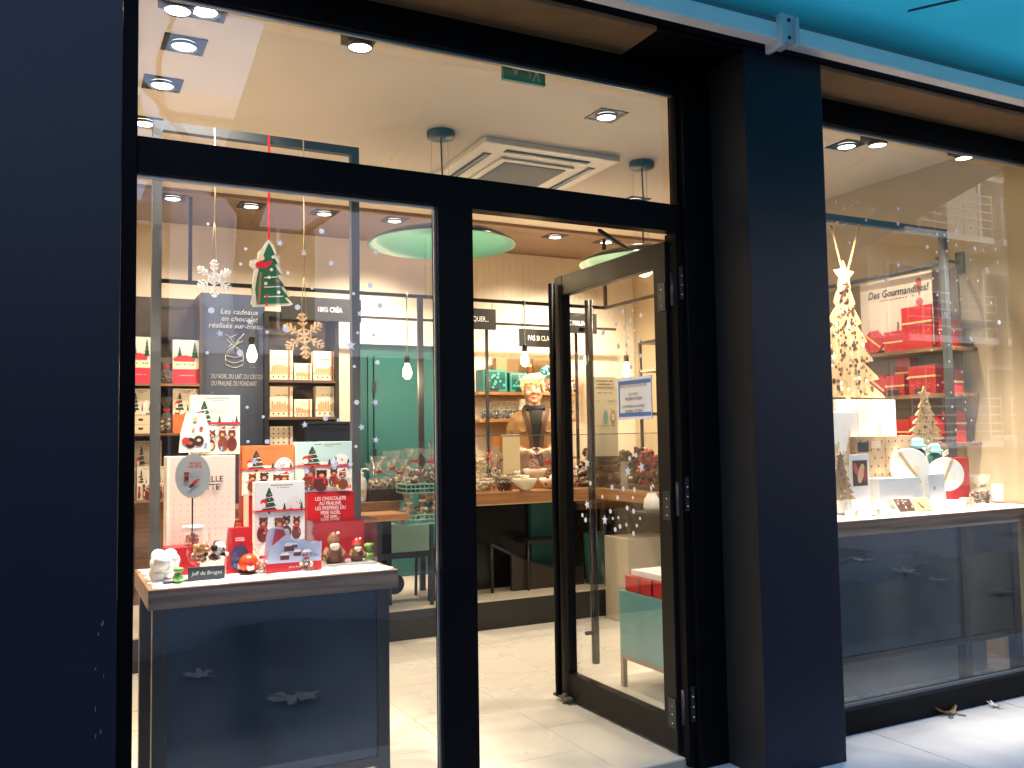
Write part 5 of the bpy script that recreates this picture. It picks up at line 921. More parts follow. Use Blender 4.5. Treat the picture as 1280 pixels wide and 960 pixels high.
# tall leaflet stand (poster) beyond the door
a, b_, c, d = rect(741, 772, 471, 574, 2.95); t = thing('info_poster', 'tall cream information poster beyond the door glass', 'poster', ((a+b_)/2, 2.95, c)); B(a, b_, 2.95, 2.955, c, d).build('sheet', mat('cream_sheet', (.66, .58, .40), .55), t); ar = Art((a, 2.95, c), X_, Z_); w_, h = b_-a, d-c; GI = lin((96, 84, 60))
for k in range(3): ar.lines(w_*.15, w_*.85, h*(.94-.04*k), h*.018, GI, 12)
ar.lines(w_*.2, w_*.8, h*.80, h*.01, GI, 12).lines(w_*.1, w_*.3, h*.70, h*.008, GI, 5).lines(w_*.6, w_*.9, h*.70, h*.008, GI, 5).e(w_*.5, h*.51, w_*.1, h*.085, lin((126, 166, 150)), 16).e(w_*.80, h*.51, w_*.1, h*.085, lin((170, 150, 110)), 16).e(w_*.8, h*.53, w_*.05, h*.02, lin((226, 210, 170))).e(w_*.8, h*.49, w_*.05, h*.02, lin((226, 210, 170))).lines(w_*.1, w_*.9, h*.40, h*.008, GI, 10).build('print', t); MB().tube([((a+b_)/2+.03, 2.957, c), ((a+b_)/2+.03, 2.957, CZ)], .005).build('stand', IRON, t)
# shelf rack at right beyond the door
rk = thing('goods_rack', 'black rack with gift bags seen at the right of the door glass', 'rack', (4.55, 2.6, .2)); xa = at(800, 450, 1, 3.0).x
for y in (3.0, 2.5): B(xa, xa+.02, y, y+.02, .0 if y < 2.6 else .2, 2.1).build('upright', IRON, rk)
for z in (1.15, 1.5, 1.85, 2.08): B(xa, 4.94, 2.5, 3.02, z-.02, z).build('shelf_board', IRON, rk)
B(xa+.03, xa+.4, 2.488, 2.499, 1.87, 2.03).build('header', mat('sign_black', (.012, .011, .01), .5), rk)
for z, lb in ((1.501, 'red bowed bag on the upper rack shelf right of the notice'), (1.151, 'red bag of chocolates on the lower rack shelf below the notice')): cello_bag(xa+.09, 2.6, z, .2, .055, lb, (RED, WHITE, CHOC), seed=int(z*100))
# teal display cube with red boxes by the door
tb = thing('display_cube', 'teal display cube on a tan frame seen through the door', 'display cube', (2.95, .85, 0)); TANL = mat('tan_frame', (.26, .20, .14), .5)
B(2.68, 3.25, .50, 1.04, .17, .50).build('cube', mat('pale_teal_laminate', (.10, .30, .29), .4, var=.04, scale=4), tb, .003)
for x in (2.68, 3.225):
    B(x, x+.025, 1.015, 1.04, 0, .1695).build('leg', TANL, tb); B(x, x+.025, .50, .525, 0, .1695).build('leg', TANL, tb); B(x+.001, x+.024, .5255, 1.0145, .148, .169).build('rail', TANL, tb)
for i, (x, y, z, c_, lb) in enumerate(((2.70, .78, .501, RED, 'red flat gift box at the back of the teal cube'), (2.70, .53, .501, RED, 'red flat gift box at the front of the teal cube'), (2.72, .60, .583, WHITE, 'white flat gift box on top of the red ones'))):
    t = thing('flat_gift_box', lb, 'gift box', (x+.15, y+.11, z)); B(x, x+.3, y, y+(.23 if i < 2 else .38), z, z+(.08 if i < 2 else .03)).build('carton', c_, t, .002)
    if i < 2: B(x-.002, x+.302, y+.09, y+.11, z-.0, z+.0815).build('ribbon', mat('dark_red_ribbon', lin((140, 20, 30)), .4), t)

# ------------------------------------------------------------------ right window display
rt = thing('display_table', 'white snow topped display table with dark glass front in the right window', 'table', (4.1, .5, 0)); RZ = .885
B(3.16, 4.948, .16, .78, .81, RZ).build('table_top', WALNUT, rt, .003)
for x in (3.2, 4.26, 4.68): B(x, x+.05, .175, .225, .0, .8095).build('leg', IRON, rt)
for x in (3.2, 4.68): B(x, x+.05, .7, .75, .0, .8095).build('leg', IRON, rt)
B(3.2505, 4.2595, .19, .20, .235, .8095).build('front_panel', BLUEP, rt); B(4.3105, 4.6795, .19, .20, .235, .8095).build('front_panel', mat('dark_grey_panel', (.03, .03, .03), .15), rt); B(3.2505, 4.6795, .178, .222, .20, .2345).build('bottom_rail', IRON, rt)
B(3.1, 4.60, .30, .70, .001, .19).solo('plinth', mat('plinth_reflection_grey', (.14, .14, .13), .4, var=.1, scale=5), 'low plinth coloured like reflected pavement under the right display table', 'plinth', bev=.003)  # grey base colour imitates the pavement reflected in the window
fluff(3.18, 4.94, .165, .77, RZ, .014, 'snow_blanket', 'white fake snow blanket spread over the right table')
SZ = RZ+.012
def ply_tree(u, vt, vb, hw, y, label, m, base=None, star=True, dens=60):
    pb_, pt_ = at(u, vb, 1, y), at(u, vt, 1, y); h = pt_.z-pb_.z; W_ = at(u+hw, vb, 1, y).x-pb_.x; t = thing('plywood_tree', label, 'ornament', pb_)
    n = 6; right = []
    for k in range(n):
        z = h*.82*k/n; ww = W_*(1-k/n*.86); right += [(ww, z+h*.02), (ww*.93, z+h*.045), (ww*.55, z+h*.82/n*.98)]
    outl = [(-.06*W_, 0), (.06*W_, 0), (.06*W_, h*.02)]+right+[(W_*.05, h*.85)]; outl = outl+[(-u_, v_) for u_, v_ in reversed(outl[2:])]
    tilt = 1; o_ = Vector((pb_.x, y, pb_.z)); MB().prism(outl, o_, X_, Z_, .008).build('silhouette', m, t)
    ar = Art(o_+Vector((0, -.004, 0)), X_, Z_); q = random.Random(int(u)); DK = lin((74, 46, 28))
    for k in range(dens):
        v_ = q.random()**1.4*.82; ww = W_*(1-v_/.82*.9)*.74; r_ = W_*q.uniform(.025, .055); uu = q.uniform(-ww, ww); sp_ = star_poly(r_*1.3, .5) if q.random() < .35 else None
        if sp_: ar.poly([(uu+a, v_*h+h*.04+b) for a, b in sp_], DK if q.random() < .7 else lin((250, 236, 200)))
        else: ar.e(uu, v_*h+h*.04, r_*.7, r_*.7, DK, 8)
    ar.build('cutouts', t)
    if star: MB().prism(star_poly(W_*.30, .5), o_+Vector((0, 0, h*.91)), X_, Z_, .009).build('star', m, t)
    return t
p = at(1085, 500, 1, .52)
bt_ = ply_tree(1060, 330, 500, 46, .50, 'large pierced plywood Christmas tree with a star in the right window', PLY, dens=130)
GLR = mat('gold_satin', (.62, .36, .16), .3, .2)
for u0, v0 in ((1039, 284), (1074, 281)):
    a, b_ = at(1056, 352, 1, .50), at(u0, v0, 1, .49); MB().prism([(-.006, 0), (.006, 0), (.006, (b_-a).length), (-.006, (b_-a).length)], a, (b_-a).normalized().cross(Y_)*-1, (b_-a).normalized(), .002).build('ribbon', GLR, bt_); MB().ball(b_, .012, 8, 6, 0, (1, .5, 1.2)).build('knot', GLR, bt_)
p500 = at(1080, 500, 1, .5).z
B(at(1044, 520, 1, .47).x, at(1118, 520, 1, .47).x, .46, .60, SZ, p500-.001).solo('white_riser', WHITE, 'tall white block carrying the large plywood tree', 'riser', bev=.002)
def bag(u0, u1, vt, vb, y, label, z0=SZ):
    a, b_, c, d = rect(u0, u1, vt, vb, y); t = thing('paper_bag', label, 'gift bag', ((a+b_)/2, y, z0), 'white city print paper bags in the right window'); B(a, b_, y, y+.07, z0, d).build('paper', WHITE, t, .002); ar = Art((a, y, z0), X_, Z_); w_, h = b_-a, d-z0; G_ = lin((196, 176, 140)); k0 = h*.5
    for k in range(9): q = w_*(.08+.095*k); hh = h*rnd.uniform(.05, .22); ar.r(q, q+w_*.07, k0, k0+hh, G_).r(q+w_*.02, q+w_*.05, k0+hh*.3, k0+hh*.7, lin((226, 214, 190)))
    ar.poly([(w_*.55, k0), (w_*.75, k0), (w_*.65, k0+h*.36)], G_).r(0, w_, k0-h*.03, k0, G_).build('print', t)
bag(1041, 1073, 515, 600, .40, 'white city print paper bag at the left, behind the pillar edge'); bag(1074, 1114, 505, 600, .42, 'white city print paper bag above the kraft box')
a, b_, c, d = rect(1071, 1140, 545, 624, .36); kb = thing('kraft_box', 'large kraft box printed with small dark stars and reindeer', 'gift box', ((a+b_)/2, .38, SZ)); B(a, b_, .36, .41, SZ, d).build('carton', KRAFT, kb, .002); ar = Art((a, .36, SZ), X_, Z_); w_, h = b_-a, d-SZ; DK = lin((62, 36, 24))
for j in range(9):
    for i in range(8):
        uu, vv = w_*(.06+.125*i+(.06 if j % 2 else 0)), h*(.05+.11*j)
        if uu < w_*.95: ar.poly([(uu+x_, vv+y_) for x_, y_ in star_poly(w_*.022, .5)], DK) if rnd.random() < .6 else ar.poly([(uu-.006, vv-.006), (uu+.006, vv-.004), (uu+.004, vv+.003), (uu+.009, vv+.009), (uu+.001, vv+.006), (uu-.006, vv+.003)], DK)
ar.r(w_*.49, w_*.5, 0, h, lin((120, 80, 46))).build('print', kb)
for u0, u1, v0, v1, m_, nm in ((1073, 1086, 553, 565, INK, 'price_tag'), (1089, 1101, 551, 560, mat('beige_card', (.62, .5, .34), .5), 'tag')): q_ = rect(u0, u1, v0, v1, .35); B(q_[0], q_[1], .350, .353, q_[2], q_[3]).build(nm, m_, kb)
a, b_, c, d = rect(1063, 1087, 568, 624, .31); wc = thing('photo_card', 'white stand card with an almond photograph', 'card', ((a+b_)/2, .31, SZ)); MB().box(a, b_, .31, .315, SZ, d).build('card', WHITE, wc, .001); ar = Art((a, .31, SZ), X_, Z_); w_, h = b_-a, d-SZ; ar.r(w_*.12, w_*.88, h*.47, h*.90, lin((70, 44, 34))).e(w_*.55, h*.68, w_*.16, h*.17, lin((226, 170, 130)), 14, -.3).e(w_*.28, h*.76, w_*.10, h*.11, lin((206, 90, 50)), 12, .3).e(w_*.76, h*.66, w_*.08, h*.14, lin((150, 60, 40)), 12).build('print', wc)
B(a+.01, b_-.01, .3155, .36, SZ, SZ+.05).build('foot', WHITE, wc)
ply_tree(1158, 488, 560, 27, .44, 'middle sized brown plywood tree before the red boxes', PLYD, dens=44); zt_ = at(1158, 560, 1, .44).z; B(at(1140, 600, 1, .44).x, at(1176, 600, 1, .44).x, .43, .52, SZ, zt_-.001).solo('white_riser', WHITE, 'white block carrying the brown plywood tree', 'riser', bev=.002)
ply_tree(1052, 566, 626, 18, .30, 'small plywood tree at the left beside the photo card', PLYD, dens=36)
for u, vt, vb, lb in ((1148, 548, 580, 'teal topped treat jar left of the brown tree foot'), (1169, 555, 584, 'teal topped treat jar right of the brown tree foot')):
    p = at(u, vb, 1, .36); d = at(u, vt, 1, .36).z; t = thing('treat_jar', lb, 'jar', (p.x, .36, p.z), 'teal topped treat jars'); h = d-p.z
    MB().lathe([(.0001, 0), (.036, 0), (.04, h*.1), (.038, h*.5), (.02, h*.62)], (p.x, .36, p.z), 16, 0, .05).build('jar', mat('dark_teal_glass', (.02, .07, .06), .15), t); MB().lathe([(.02, h*.6), (.042, h*.66), (.046, h*.74), (.024, h*.8), (.03, h*.9), (.022, h), (.0001, h*1.02)], (p.x, .36, p.z), 14, 0, .12).build('cap', mat('aqua_paper', (.16, .55, .52), .5), t)
    MB().prism([(0, 0), (.05, .02), (.045, .045), (-.005, .025)], (p.x+.02, .325, p.z+h*.42), X_, Z_, .002).build('tag', CARDW, t); B(p.x-.04, p.x+.04, .33, .40, SZ, p.z-.001).solo('white_riser', WHITE, 'white block under the '+lb, 'riser', bev=.002)
def round_box(u, v, rp, y, label, tilt):
    p = at(u, v, 1, y); s_ = (p-CAM).dot(FW)/F_PX; r_ = rp*s_*1.02; t = thing('round_box', label, 'gift box', (p.x, y, SZ), 'round white boxes in the right window'); n = 36; UX = Vector((.80, -.60, 0)); UN = UX.cross(Z_)
    MB().prism([(r_*math.cos(2*math.pi*i/n), r_*math.sin(2*math.pi*i/n)) for i in range(n)], p-UN*.02, UX, Z_, .045).build('drum', WHITE, t, .003)
    ar = Art(p+UN*.0025, UX, Z_); c_, s2 = math.cos(tilt), math.sin(tilt); ar.poly([(c_*a-s2*b, s2*a+c_*b) for a, b in ((-r_, -r_*.08), (r_, -r_*.08), (r_, r_*.08), (-r_, r_*.08))], lin((206, 184, 130)))
    for k in range(10): a = r_*(-.8+.17*k); ar.e(c_*a-s2*r_*.0, s2*a, r_*.05, r_*.05, lin((150, 130, 90)), 7)
    ar.e(r_*.35, -r_*.1, r_*.16, r_*.2, lin((226, 216, 186)), 12).build('print', t); MB().prism([(-r_*.5, 0), (r_*.5, 0), (r_*.3, r_*.4), (-r_*.3, r_*.4)], Vector((p.x, y, SZ))-UN*.055, UX, Z_, .02).build('stand', WHITE, t)
round_box(1137, 584, 23, .30, 'larger round white box with a slanting gold band', -1.0); round_box(1183, 593, 20.5, .29, 'round white box with gold writing, right of the banded one', 1.2)
a, b_, c, d = rect(1099, 1154, 597, 622, .27); B(a, b_, .27, .345, SZ, d).solo('white_box', WHITE, 'flat white box in front of the banded round box', 'gift box', bev=.002); a, b_, c, d = rect(1160, 1180, 592, 630, .26); t = thing('white_box', 'upright white box with a red drop beside the round boxes', 'gift box', ((a+b_)/2, .27, SZ)); B(a, b_, .255, .285, SZ, d).build('carton', WHITE, t, .002); ar = Art((a, .255, SZ), X_, Z_); ar.e((b_-a)*.35, (d-SZ)*.6, .006, .011, lin((200, 70, 50))).build('print', t)
p = at(1193, 630, 1, .25); t = thing('round_tin', 'low round white tin with grey writing at the front', 'tin', (p.x, .25, SZ)); MB().lathe([(.0001, .0), (.055, .0), (.057, .003), (.057, .045), (.0001, .047)], (p.x, .25, SZ), 30).build('tin', WHITE, t); ar = Art((p.x-.04, .19, SZ+.012), X_, Z_); ar.lines(.005, .075, .014, .007, lin((150, 160, 170)), 10).lines(.012, .07, .003, .005, lin((150, 160, 170)), 9).build('print', t)
a, b_, c, d = rect(1123, 1165, 615, 640, .22); t = thing('open_pack', 'open flat pack with chocolate bark and a red print', 'gift box', ((a+b_)/2, .24, SZ)); nrm = Vector((0, .5, .86)); w_ = b_-a; MB().prism([(0, 0), (w_, .0), (w_, .075), (-.012, .085)], (a, .215, SZ+.002), X_, nrm, .008).build('pack', CARDW, t); ar = Art(Vector((a, .215, SZ+.002))+X_.cross(nrm)*.004, X_, nrm); ar.poly([(0.002, .004), (w_*.46, .004), (w_*.46, .074), (-.006, .078)], lin((74, 52, 40)))
for k in range(26): ar.e(w_*rnd.uniform(.02, .42), rnd.uniform(.01, .07), .005, .004, lin(rnd.choice([(226, 210, 190), (40, 24, 18), (150, 110, 80)])), 6, rnd.random())
ar.r(w_*.48, w_*.98, .003, .072, lin((214, 180, 110))).e(w_*.66, .034, .009, .024, lin((200, 50, 44)), 12, .3).e(w_*.72, .02, .008, .012, lin((190, 60, 44))).build('print', t)
p = at(1226, 622, 1, .30); cello_bag(p.x, .30, SZ, .17, .062, 'cellophane bag of nuts with cream bow at the right end', (MILKC, CHOC, TAN), ribbon=mat('cream_ribbon', (.72, .66, .46), .35), seed=200, n=60, fr=.010); a, b_, c, d = rect(1190, 1212, 572, 610, .37); B(a, b_, .37, .42, SZ, d).solo('red_bag', RED, 'red paper bag behind the cellophane bag of nuts', 'gift bag', bev=.002)
p = at(1051, 640, 2, SZ); B(p.x-.028, p.x+.028, p.y-.028, p.y+.028, SZ, SZ+.022).solo('chocolate_block', mat('checked_chocolate', (.20, .09, .04), .4, var=.7, scale=60), 'small checked chocolate block at the front left of the right table', 'chocolate')
p = at(1084, 641, 2, SZ); t = thing('peg_garland', 'line of small red and wooden pegs on the snow', 'garland', (p.x, p.y, SZ))
for k, (dx, m_) in enumerate(((-.09, IRON), (-.05, PLYD), (-.02, RED), (.015, RED), (.05, RED), (.10, SHINY))): MB().ball((p.x+dx, p.y, SZ+.010), .016, 10, 6, 0, (1.3, .7, .6)).build('peg', m_, t)
# red boxes on the right wall shelves
sh = thing('box_rack', 'wall rack with walnut boards of red gift boxes in the right window', 'shelf', (4.8, 1.0, 1.2)); Z1, Z2, Z3, XF = 1.815, 1.538, 1.245, 4.66
for z in (Z1, Z2, Z3): B(XF, 4.95, .52, 1.75, z-.022, z).build('shelf_board', WALNUTY, sh, .002)
B(4.93, 4.9515, .62, 1.75, .9, 2.32).build('back_panel', mat('taupe_back', (.26, .2, .14), .6), sh)
MB().tube([(XF, .519, 2.30), (XF, 1.75, 2.30)], .012, 8).build('rail', GREYS, sh); MB().tube([(XF, .55, 2.34), (4.94, .60, 2.34)], .010, 8).box(4.935, 4.9515, .575, .63, 2.28, 2.41).build('wall_bracket', IRON, sh)
po = thing('poster', 'cream poster reading Des Gourmandises above the red boxes', 'poster', (4.72, .9, 1.82)); PX = 4.70; ya, yb = .62, 1.16
B(PX, PX+.006, ya, yb, Z1+.02, 2.285).build('sheet', mat('cream_poster', (.60, .52, .44), .55), po); text('lettering', 'Des Gourmandises!', .066, INK, po, (PX-.001, (ya+yb)/2-.02, 2.17), -Y_, Z_, shear=.25, bold=.0008, wide=.85)
ar = Art((PX, yb, Z1+.02), -Y_, Z_); ar.lines(.08, .42, .31, .010, lin((150, 120, 110)), 14)
for k in range(3): q = .27+.05*k; ar.poly([(q, .04), (q+.02, .04), (q+.026, .16), (q+.012, .17)], lin((120, 92, 84)))
ar.poly([(.43, .40), (.45, .30), (.47, .40)], lin((170, 84, 84))).e(.45, .40, .022, .018, lin((170, 84, 84))).e(.45, .27, .026, .026, lin((176, 92, 90))).build('print', po)
def red_box(u0, u1, vt, z, label, x=None, tag_=False, dx=.13, lid=True):
    x = 4.69 if x is None else x; y1, y0 = at(u0, 480, 0, x).y, at(u1, 480, 0, x).y; d = at((u0+u1)/2, vt, 0, x).z; t = thing('red_gift_box', label, 'gift box', (x, (y0+y1)/2, z), 'red gift boxes with gold ribbon on the right shelves'); h = d-z
    B(x, x+dx, y0, y1, z, d).build('carton', RED, t, .002); rz = z+h*.62 if h > .17 else z+h*.48; B(x-.003, x+dx+.003, y0-.003, y1+.003, rz-.006, rz+.006).build('ribbon', GOLD, t)
    ar = Art((x, y1, z), -Y_, Z_); w_ = y1-y0
    for k in range(18): ar.e(w_*rnd.uniform(.05, .95), h*rnd.uniform(.05, .45), .003, .002, lin((240, 190, 180)), 5)
    for k in range(7): q = w_*(.1+.12*k); ar.poly([(q, h*.5), (q+w_*.07, h*.5), (q+w_*.035, h*(.5+.12*rnd.random()+.04))], lin((170, 16, 26)))
    ar.build('print', t)
    if tag_: B(x-.022, x-.018, (y0+y1)/2-.04, (y0+y1)/2+.04, z+.001, z+.035).build('price_tag', INK, t)
red_box(1107, 1130, 414, Z1+.001, 'small red box in the middle of the top shelf'); red_box(1130, 1168, 382, Z1+.001, 'largest red box with gold ribbon on the top shelf', tag_=False); red_box(1107, 1130, 469, Z2+.001, 'small red box with price tag on the middle shelf', tag_=True); red_box(1136, 1170, 457, Z2+.001, 'larger red box with price tag on the middle shelf', tag_=True); red_box(1113, 1134, 525, Z3+.001, 'small red box on the lowest shelf by the paper bags')
def red_hex(u, v, rp, z, label):
    x = 4.69; p = at(u, v, 0, x); r_ = rp*(p-CAM).dot(FW)/F_PX; t = thing('red_round_box', label, 'gift box', (x, p.y, z), 'red gift boxes with gold ribbon on the right shelves'); n = 8
    c = Vector((x+.05, p.y, z+r_)); MB().prism([(r_*math.cos(2*math.pi*(i+.5)/n), r_*math.sin(2*math.pi*(i+.5)/n)) for i in range(n)], c, -Y_, Z_, .10).build('drum', RED, t, .003); e_ = Vector((0, -.80, -.6)); MB().prism([(-r_*.85, -.006), (r_*.85, -.006), (r_*.85, .006), (-r_*.85, .006)], c+Vector((-.052, 0, 0)), e_, Vector((0, .6, -.80)), .003).build('ribbon', GOLD, t)
red_hex(1092, 428, 15, Z1+.001, 'red octagonal box beside the plywood tree on the top shelf'); red_hex(1097, 480, 14, Z2+.001, 'red round box half behind the plywood tree on the middle shelf'); red_hex(1165, 526, 17, Z3+.001, 'red round box behind the brown plywood tree')
p = at(1160, 380, 0, 4.75); zt_ = at(1150, 382, 0, 4.69).z; B(4.72, 4.80, p.y-.04, p.y+.14, zt_+.001, zt_+.075).solo('plum_box', mat('plum_card', lin((140, 40, 66)), .4), 'small plum box on top of the largest red box', 'gift box', bev=.002)
# ------------------------------------------------------------------ the woman behind the counter
def person():
    q = at(668, 500, 1, 3.62); px, py = q.x, 3.62; FZ = .20
    t = thing('person', 'smiling woman with short blonde hair in a tan jacket standing behind the counter', 'person', (px, py, FZ))
    SKIN = mat('skin', (.56, .31, .205), .45, var=.06, scale=30); LIP = mat('lips', (.42, .12, .10), .4)
    def fuse(o, vox, it):
        m = o.modifiers.new('fuse', 'REMESH'); m.mode = 'VOXEL'; m.voxel_size = vox; m.use_smooth_shade = True
        s = o.modifiers.new('soften', 'SMOOTH'); s.iterations = it; s.factor = .5; return o
    def W(mb): return [Vector(v) for v in mb.v]
    def fin(mb, name, mats, par, vox=0, it=0, bev=0):
        c = Vector((0, 0, 0)); rot = Matrix.Rotation(R(-27), 3, 'Z'); mb.v = [rot@v+Vector((px, py, FZ)) for v in mb.v]
        o = mb.build(name, mats, par, bev); return fuse(o, vox, it) if vox else o
    tilt = Matrix.Rotation(R(-5), 3, 'Y')
    def hd(x, y, z): return Vector((0, -.01, 1.40))+tilt@Vector((x, y, z-1.40))
    b = MB()
    b.lathe([(.0001, .86), (.15, .87), (.15, .92), (.135, 1.05), (.15, 1.2), (.15, 1.27), (.10, 1.33), (.0001, 1.335)], (0, .018, 0), 22, sy=.55)
    b.tube([(0, .01, 1.30), (0, 0, 1.36), hd(0, 0, 1.44)], [.07, .052, .05], 14)
    b.ball(hd(0, .008, 1.525), .1, 22, 14, 0, (.78, .95, 1.04)); b.ball(hd(0, -.022, 1.455), .06, 16, 10, 0, (.92, .95, .95))
    b.ball(hd(0, -.062, 1.418), .024, 10, 7, 0, (1.15, .9, .8))
    b.tube([hd(0, -.088, 1.535), hd(0, -.104, 1.497), hd(0, -.098, 1.487)], [.009, .015, .012], 8)
    for s in (-1, 1):
        b.ball(hd(s*.014, -.092, 1.488), .010, 8, 6); b.ball(hd(s*.042, -.068, 1.488), .026, 10, 7, 0, (1, .8, .9)); b.ball(hd(s*.077, .01, 1.51), .022, 10, 7, 0, (.4, .8, 1.35))
        b.ball(hd(s*.032, -.078, 1.548), .022, 10, 6, 0, (1.3, .6, .4))
        b.tube([(s*.10, .015, 1.305), (s*.155, .015, 1.275), (s*.205, .045, 1.06), (s*.185, -.03, 1.01), (s*.10, -.22, 1.005), (s*.085, -.245, 1.005)], [.048, .044, .036, .036, .026, .023], 12)
        pc = Vector((s*.065, -.275, 1.005)); b.ball(pc, .04, 12, 8, 0, (.75, 1.0, .5))
        for k, (dx, dz, L_) in enumerate(((.026, .012, .060), (.009, .016, .072), (-.008, .012, .066), (-.022, .004, .052))):
            r0 = pc+Vector((s*dx*.9, -.032, dz*.5)); k1 = r0+Vector((-s*.012, -L_*.45, .004)); k2 = k1+Vector((-s*.016, -L_*.28, -.014)); k3 = k2+Vector((-s*.012, -L_*.10, -.018)); b.tube([pc+Vector((s*dx*.5, 0, 0)), r0, k1, k2, k3], [.009, .0095, .0085, .0078, .0065], 8)
        b.tube([pc+Vector((-s*.018, .018, .008)), pc+Vector((-s*.045, -.008, .022)), pc+Vector((-s*.052, -.036, .026))], [.012, .0105, .008], 8)
        b.tube([(s*.085, .01, .92), (s*.09, 0, .50), (s*.09, .015, .08)], [.085, .058, .042], 14); b.tube([(s*.09, .03, .035), (s*.10, -.13, .025)], [.036, .028], 10)
    fin(b, 'body', SKIN, t, .0058, 5)
    # face details
    for s in (-1, 1):
        e = MB(); e.ball(hd(s*.031, -.0815, 1.527), .0105, 12, 8, 0, (1.25, .55, .6)); fin(e, 'eye', WHITE, t); e = MB(); e.ball(hd(s*.031, -.0868, 1.527), .0058, 10, 7, 0, (1, .5, 1)); fin(e, 'iris', mat('iris', (.05, .06, .08), .2), t)
        e = MB(); e.tube([hd(s*.014, -.091, 1.553), hd(s*.032, -.089, 1.560), hd(s*.050, -.078, 1.553)], [.0026, .0036, .002], 6); fin(e, 'eyebrow', mat('brow', (.30, .18, .08), .7), t)
        e = MB(); e.tube([hd(s*.018, -.0885, 1.5335), hd(s*.031, -.0895, 1.5365), hd(s*.045, -.082, 1.532)], .0016, 5); fin(e, 'eyelid', mat('lash', (.06, .04, .03), .6), t)
    e = MB(); e.tube([hd(-.029, -.078, 1.462), hd(-.016, -.0905, 1.4535), hd(0, -.095, 1.451), hd(.016, -.0905, 1.4535), hd(.029, -.078, 1.462)], [.002, .0042, .0048, .0042, .002], 8); fin(e, 'lower_lip', LIP, t)
    e = MB(); e.tube([hd(-.029, -.078, 1.463), hd(-.014, -.0925, 1.4635), hd(0, -.096, 1.463), hd(.014, -.0925, 1.4635), hd(.029, -.078, 1.463)], [.0016, .003, .0035, .003, .0016], 8); fin(e, 'upper_lip', LIP, t)
    e = MB(); e.tube([hd(-.022, -.0855, 1.4585), hd(0, -.0945, 1.4572), hd(.022, -.0855, 1.4585)], [.002, .0032, .002], 8); fin(e, 'teeth', WHITE, t)
    # hair
    HAIR = mat('blonde_hair', (.50, .385, .215), .55, var=.4, scale=70, bump=.35, bscale=160); h = MB(); hr = random.Random(5)
    h.ball(hd(0, .03, 1.555), .1, 22, 14, 0, (.93, 1.0, .98)); h.ball(hd(0, .055, 1.49), .085, 16, 10, 0, (.95, .85, 1.0))
    for s in (-1, 1):
        for k in range(5): h.tube([hd(s*.055, -.03+.022*k, 1.60), hd(s*.088, -.048+.024*k, 1.55), hd(s*.088, -.052+.026*k, 1.475+.006*k)], [.022, .018, .007], 8)
    for k in range(9): a = -.062+.0155*k; h.tube([hd(a*.6+.02, -.03, 1.622), hd(a+.006, -.082+abs(a)*.35, 1.598), hd(a-.008, -.094+abs(a)*.45, 1.563+hr.uniform(-.004, .010))], [.022, .016, .005], 8)
    for k in range(22): a = -.11+.0105*k; h.tube([hd(a*.35+.03, -.01, 1.648), hd(a*.9+.008, -.070+abs(a)*.3, 1.612+hr.uniform(-.004, .006)), hd(a*.85-.012, -.096+abs(a)*.5, 1.556+hr.uniform(-.010, .012))], [.010, .009, .003], 6)
    for k in range(34): a = hr.random()*6.28; h.tube([hd(.02*math.cos(a), .03+.02*math.sin(a), 1.645), hd(.07*math.cos(a), .03+.075*math.sin(a), 1.62), hd(.094*math.cos(a), .03+.10*math.sin(a), 1.57)], [.014, .012+.006*hr.random(), .006], 7)
    o = fin(h, 'hair', HAIR, t, .0042, 2)
    # clothing
    TAN_ = mat('tan_jacket', (.27, .145, .055), .7, var=.12, scale=18, bump=.35, bscale=50); NV = mat('black_knit', (.006, .0065, .008), .9, bump=.4, bscale=150)
    j = MB(); j.lathe([(.0001, .84), (.185, .84), (.188, .90), (.170, 1.02), (.184, 1.18), (.190, 1.25), (.160, 1.312), (.095, 1.35), (.0001, 1.353)], (0, .012, 0), 30, sy=.70)
    for s in (-1, 1): j.tube([(s*.09, .01, 1.30), (s*.150, .015, 1.272), (s*.185, .03, 1.18), (s*.207, .045, 1.07), (s*.200, .01, 1.02), (s*.175, -.05, 1.005), (s*.125, -.165, 1.004)], [.062, .066, .062, .058, .058, .053, .042], 14)
    fin(j, 'jacket', TAN_, t, .009, 4)
    tp = MB(); n = 9; rows = [(.86, .020), (1.0, .022), (1.12, .028), (1.22, .036), (1.30, .052), (1.345, .064)]
    def fy(x, z):
        for (z0, r0), (z1, r1) in zip(((.84, .185), (.90, .188), (1.02, .170), (1.18, .186), (1.26, .196), (1.325, .172)), ((.90, .188), (1.02, .170), (1.18, .186), (1.26, .196), (1.325, .172), (1.36, .10))):
            if z0 <= z <= z1: r_ = r0+(r1-r0)*(z-z0)/(z1-z0); return .012-.70*math.sqrt(max(.0, r_*r_-x*x))
        return -.06
    vs = [(w_*(2*i/(n-1)-1)+.008, fy(w_*(2*i/(n-1)-1)+.008, z)-.004, z) for z, w_ in rows for i in range(n)]; vs = [(x, y-.014, z) for x, y, z in vs]; back = [(x, y+.03, z) for x, y, z in vs]; N = len(vs)
    tp.add(vs+back, [(r*n+i, r*n+i+1, (r+1)*n+i+1, (r+1)*n+i) for r in range(len(rows)-1) for i in range(n-1)]+[(N+r*n+i+1, N+r*n+i, N+(r+1)*n+i, N+(r+1)*n+i+1) for r in range(len(rows)-1) for i in range(n-1)], 0, True); fin(tp, 'top', NV, t)
    sc = MB(); sc.tube([(.075*math.cos(a), .0+.07*math.sin(a), 1.365+.012*math.sin(a)) for a in [2*math.pi*k/18 for k in range(19)]], .026, 10, cap=False); sc.lathe([(.076, 1.34), (.066, 1.375), (.06, 1.41)], (0, -.005, 0), 20)
